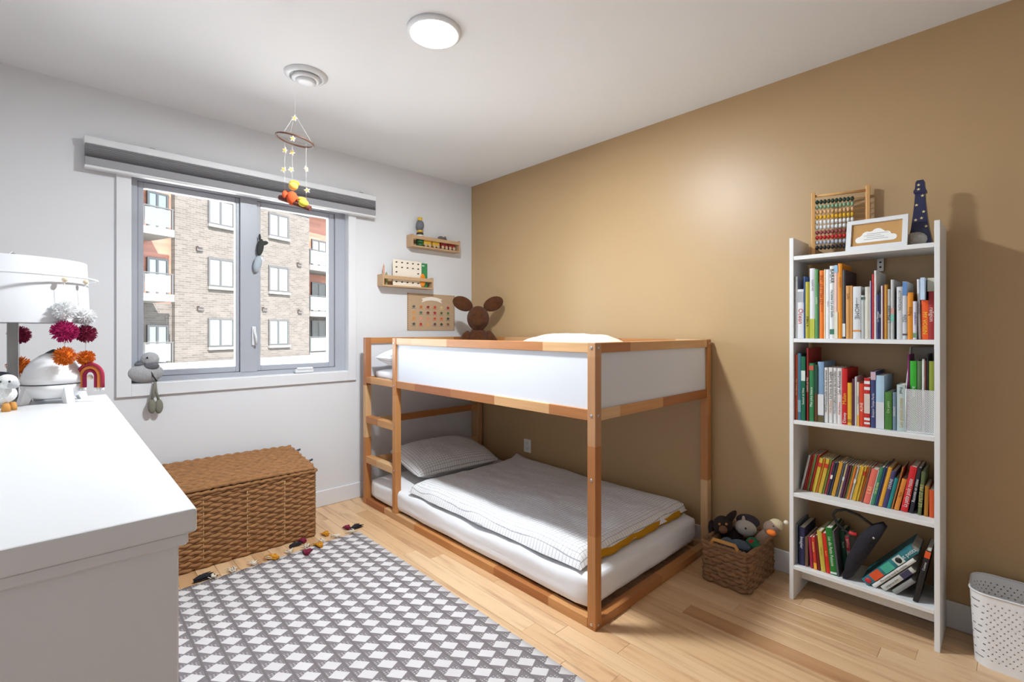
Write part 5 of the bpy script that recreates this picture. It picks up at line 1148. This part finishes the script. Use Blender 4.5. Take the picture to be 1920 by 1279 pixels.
for (xa_, ya_, xb_, yb__) in ((129, 738, 132, 730), (131, 739, 135, 732), (134, 738, 137, 735)):
    pp = []
    for q_ in ((xa_, ya_), (xb_, yb__)):
        l_ = ray(*q_); o2 = Vector((rx_, ry_)); dv = Vector((l_[0], l_[1])); bq = dv.dot(o2); aq = dv.dot(dv); zq = 0.035; rad = 0.0795
        t_q = (bq - math.sqrt(max(0.0, bq * bq - aq * (o2.dot(o2) - rad * rad)))) / aq
        pp.append(Vector((l_[0] * t_q - rx_, l_[1] * t_q - ry_, CAM_H + l_[2] * t_q - DZ)))
    MB().tube(pp, 0.0018, 6).build('printed_mark', M_BLACK, rk)
# sheep
sx_, sy_ = -0.125, 2.085
so = thing('toy_sheep', 'white felt sheep figure with orange feet at the dresser edge', 'toy', (sx_, sy_, DZ + 0.0005), -TH + 0.3)
FW = mat('white_felt', rgb(236, 236, 234), 0.95, bump=0.6, bscale=160)
MB().ell((0, 0, 0.05), (0.045, 0.03, 0.032), 20, 12).build('body', FW, so); MB().ell((0.03, -0.012, 0.088), (0.024, 0.022, 0.022), 16, 10).build('head', FW, so); MB().ell((0.046, -0.018, 0.08), (0.016, 0.013, 0.013), 14, 8).build('muzzle', mat('light_grey_felt', rgb(190, 190, 192), 0.95), so)
for dx_, dy_ in ((-0.028, -0.014), (-0.028, 0.014), (0.028, -0.014), (0.028, 0.014)): MB().lathe([(0.010, 0), (0.010, 0.012), (0.007, 0.024)], n=12, c=(dx_, dy_, 0)).build('foot', cmat((206, 146, 70), 0.7), so)
for dx_ in (0.026, 0.048): MB().ell((dx_, -0.035, 0.09), 0.003, 8, 6).build('eye', M_BLACK, so)
# small wooden bird
wb = thing('toy_bird', 'small dark capped wooden bird with orange breast behind the sheep', 'toy', (-0.135, 2.17, DZ + 0.0005), -TH)
MB().lathe([(0.018, 0), (0.018, 0.004), (0.003, 0.006), (0.003, 0.06)], n=16).build('stand', M_METAL, wb)
MB().ell((0.01, 0, 0.082), (0.030, 0.016, 0.018), 16, 10).build('breast', cmat((214, 130, 60), 0.6), wb); MB().ell((0.016, 0, 0.1), (0.036, 0.017, 0.013), 16, 10).build('cap', cmat((40, 42, 52), 0.5), wb)

# ------------------------------------------------------------------ white perforated bin
bn = NB('perforated_white', 0.4); bn.N.remove(bn.b); o_ = bn.xyz(bn.coord('Object')); pt_ = 0.0125
hor = bn.math('ADD', o_[0], o_[1]); rowi = bn.math('FLOOR', bn.math('DIVIDE', o_[2], pt_))
fu = bn.math('FRACT', bn.math('ADD', bn.math('DIVIDE', bn.math('SUBTRACT', o_[1], o_[0]), pt_ * 1.4), bn.math('MULTIPLY', bn.math('MODULO', rowi, 2.0), 0.5))); fv = bn.math('FRACT', bn.math('DIVIDE', o_[2], pt_))
dd = bn.math('ADD', bn.math('POWER', bn.math('MULTIPLY', bn.math('SUBTRACT', fu, 0.5), 1.4), 2.0), bn.math('POWER', bn.math('SUBTRACT', fv, 0.5), 2.0))
inz = bn.math('MULTIPLY', bn.math('GREATER_THAN', o_[2], 0.03), bn.math('LESS_THAN', o_[2], 0.235))
hl = bn.math('MULTIPLY', bn.math('LESS_THAN', dd, 0.035), inz)
t_ = bn.N.new('ShaderNodeBsdfTransparent'); d_ = bn.N.new('ShaderNodeBsdfPrincipled'); d_.inputs['Base Color'].default_value = (*rgb(238, 238, 238), 1); d_.inputs['Roughness'].default_value = 0.4; ms_ = bn.N.new('ShaderNodeMixShader')
bn.L.new(hl, ms_.inputs[0]); bn.L.new(d_.outputs[0], ms_.inputs[1]); bn.L.new(t_.outputs[0], ms_.inputs[2]); bn.L.new(ms_.outputs[0], bn.N['Material Output'].inputs[0])
wbin = thing('storage_bin', 'white perforated plastic storage bin beside the bookcase', 'bin', (2.49, -0.05, 0.0005))
def rrect(x0, x1, y0, y1, r, n=6):
    out = []
    for cx_, cy_, a0 in ((x1 - r, y1 - r, 0), (x0 + r, y1 - r, 90), (x0 + r, y0 + r, 180), (x1 - r, y0 + r, 270)):
        for k in range(n + 1): a = math.radians(a0 + 90 * k / n); out.append((cx_ + r * math.cos(a), cy_ + r * math.sin(a)))
    return out
def shell(levels):
    mb = MB(); mb.smooth = True; rings = []
    for (x0, x1, y0, y1, r, z) in levels:
        b = len(mb.v); pr = rrect(x0, x1, y0, y1, r); mb.v += [(a, c, z) for a, c in pr]; rings.append((b, len(pr)))
    for (b0, n0), (b1, n1) in zip(rings, rings[1:]):
        for i in range(n0): mb.face([b0 + i, b0 + (i + 1) % n0, b1 + (i + 1) % n0, b1 + i])
    return mb, rings
Lo, Hi = (2.398, 2.580, -0.215, 0.105), (2.388, 2.600, -0.228, 0.118)
lv = []
for k in range(9): t = k / 8; lv.append(tuple(Lo[i] + (Hi[i] - Lo[i]) * t for i in range(4)) + (0.05, 0.262 * t))
mb, rg_ = shell(lv); mb.build('perforated_wall', bn.m, wbin, True)
mb, rg_ = shell([tuple(v + (0.003 if i in (0, 2) else -0.003) for i, v in enumerate(Lo)) + (0.047, 0.001), tuple(v + (0.004 if i in (0, 2) else -0.004) for i, v in enumerate(Lo)) + (0.046, 0.005)]); mb.face(list(range(rg_[0][1]))); mb.build('base', M_WHITE, wbin, True)
mb = MB(); pr = rrect(*Hi, 0.05); mb.tube([(a, c, 0.262) for a, c in pr] + [(pr[0][0], pr[0][1], 0.262)], 0.0035, 8, caps=False); mb.build('rim', M_WHITE, wbin, True)

# ------------------------------------------------------------------ soft toys in the basket
def bpnt(x, y, X): return onX(x, y, X)
d1 = thing('plush_dog', 'dark brown plush dog in the wicker basket', 'soft toy', bpnt(1358, 1000, 2.42))
DK = mat('dark_plush', rgb(46, 34, 30), 1.0, bump=0.7, bscale=200, var=0.3, vscale=60)
def bt(par, c, r, name, m, M=None): return MB().ell(tuple(c), r, 18, 12, M).build(name, m, par, True)
bt(d1, bpnt(1355, 985, 2.42), (0.05, 0.045, 0.045), 'head', DK); bt(d1, bpnt(1334, 990, 2.40), (0.018, 0.016, 0.04), 'ear', DK); bt(d1, bpnt(1368, 972, 2.44), (0.02, 0.018, 0.055), 'ear', DK, Matrix.Rotation(0.6, 3, 'X'))
bt(d1, bpnt(1356, 993, 2.37), (0.02, 0.02, 0.018), 'muzzle', mat('muzzle_brown', rgb(120, 80, 56), 1.0)); bt(d1, bpnt(1375, 1012, 2.46), (0.05, 0.05, 0.06), 'body', DK)
for x in (1349, 1362): bt(d1, bpnt(x, 983, 2.375), (0.006, 0.006, 0.006), 'eye_patch', cmat((176, 120, 70), 0.9))
d2 = thing('knit_toy', 'blue grey knitted toy at the front of the basket', 'soft toy', bpnt(1365, 1030, 2.33))
BG = mat('blue_grey_knit', rgb(86, 100, 112), 1.0, bump=0.8, bscale=220, var=0.2, vscale=80)
bt(d2, bpnt(1364, 1020, 2.335), (0.03, 0.034, 0.03), 'head', BG); bt(d2, bpnt(1388, 1024, 2.34), (0.03, 0.05, 0.028), 'body', BG)
d3 = thing('crochet_animal', 'white crochet animal with dark mane in the basket', 'soft toy', bpnt(1398, 1000, 2.46))
CR = mat('white_crochet', rgb(206, 196, 184), 1.0, bump=0.9, bscale=260); bt(d3, bpnt(1398, 990, 2.46), (0.04, 0.05, 0.038), 'head', CR); bt(d3, bpnt(1402, 977, 2.50), (0.045, 0.055, 0.03), 'mane', mat('dark_mane', rgb(70, 60, 70), 1.0, bump=0.9, bscale=200))
bt(d3, bpnt(1394, 974, 2.46), (0.008, 0.008, 0.018), 'ear', CR); bt(d3, bpnt(1398, 991, 2.42), (0.004, 0.004, 0.005), 'eye', M_BLACK)
d4 = thing('goose_toy', 'taupe goose toy with orange beak and cream bonnet in the basket', 'soft toy', bpnt(1425, 1010, 2.40))
TP = mat('taupe_knit', rgb(150, 126, 110), 1.0, bump=0.8, bscale=260); bt(d4, bpnt(1447, 990, 2.40), (0.03, 0.036, 0.032), 'head', TP); bt(d4, bpnt(1455, 984, 2.415), (0.032, 0.032, 0.026), 'bonnet', mat('cream_knit', rgb(214, 196, 160), 1.0, bump=0.9, bscale=260))
MB().tube([tuple(bpnt(1440, 997, 2.40)), tuple(bpnt(1428, 1006, 2.41)), tuple(bpnt(1418, 1022, 2.42))], [0.02, 0.02, 0.026], 12).build('neck', TP, d4, True)
bt(d4, bpnt(1446, 999, 2.365), (0.016, 0.020, 0.013), 'beak', cmat((232, 120, 40), 0.9)); bt(d4, bpnt(1450, 987, 2.368), (0.003, 0.003, 0.004), 'eye', M_BLACK); bt(d4, bpnt(1474, 980, 2.42), (0.010, 0.010, 0.010), 'pompom', M_CREAM)
gc = thing('green_cloth', 'green cloth with a red star tucked in the basket', 'cloth', bpnt(1410, 1018, 2.37))
bt(gc, bpnt(1411, 1020, 2.38), (0.03, 0.03, 0.03), 'cloth', mat('green_cotton', rgb(30, 110, 70), 0.9))
Ms = Matrix.Translation(bpnt(1408, 1015, 2.345)) @ Matrix.Rotation(-TH, 4, 'Z') @ Matrix.Rotation(0.3, 4, 'X')
mb = MB(); mb.prism([(0.014 * (1 if k % 2 == 0 else 0.45) * math.cos(PI / 2 + PI * k / 5), 0.014 * (1 if k % 2 == 0 else 0.45) * math.sin(PI / 2 + PI * k / 5)) for k in range(10)], -0.002, 0.002, 'xz', Ms); mb.build('red_star', cmat((176, 36, 40), 0.9), gc, True)
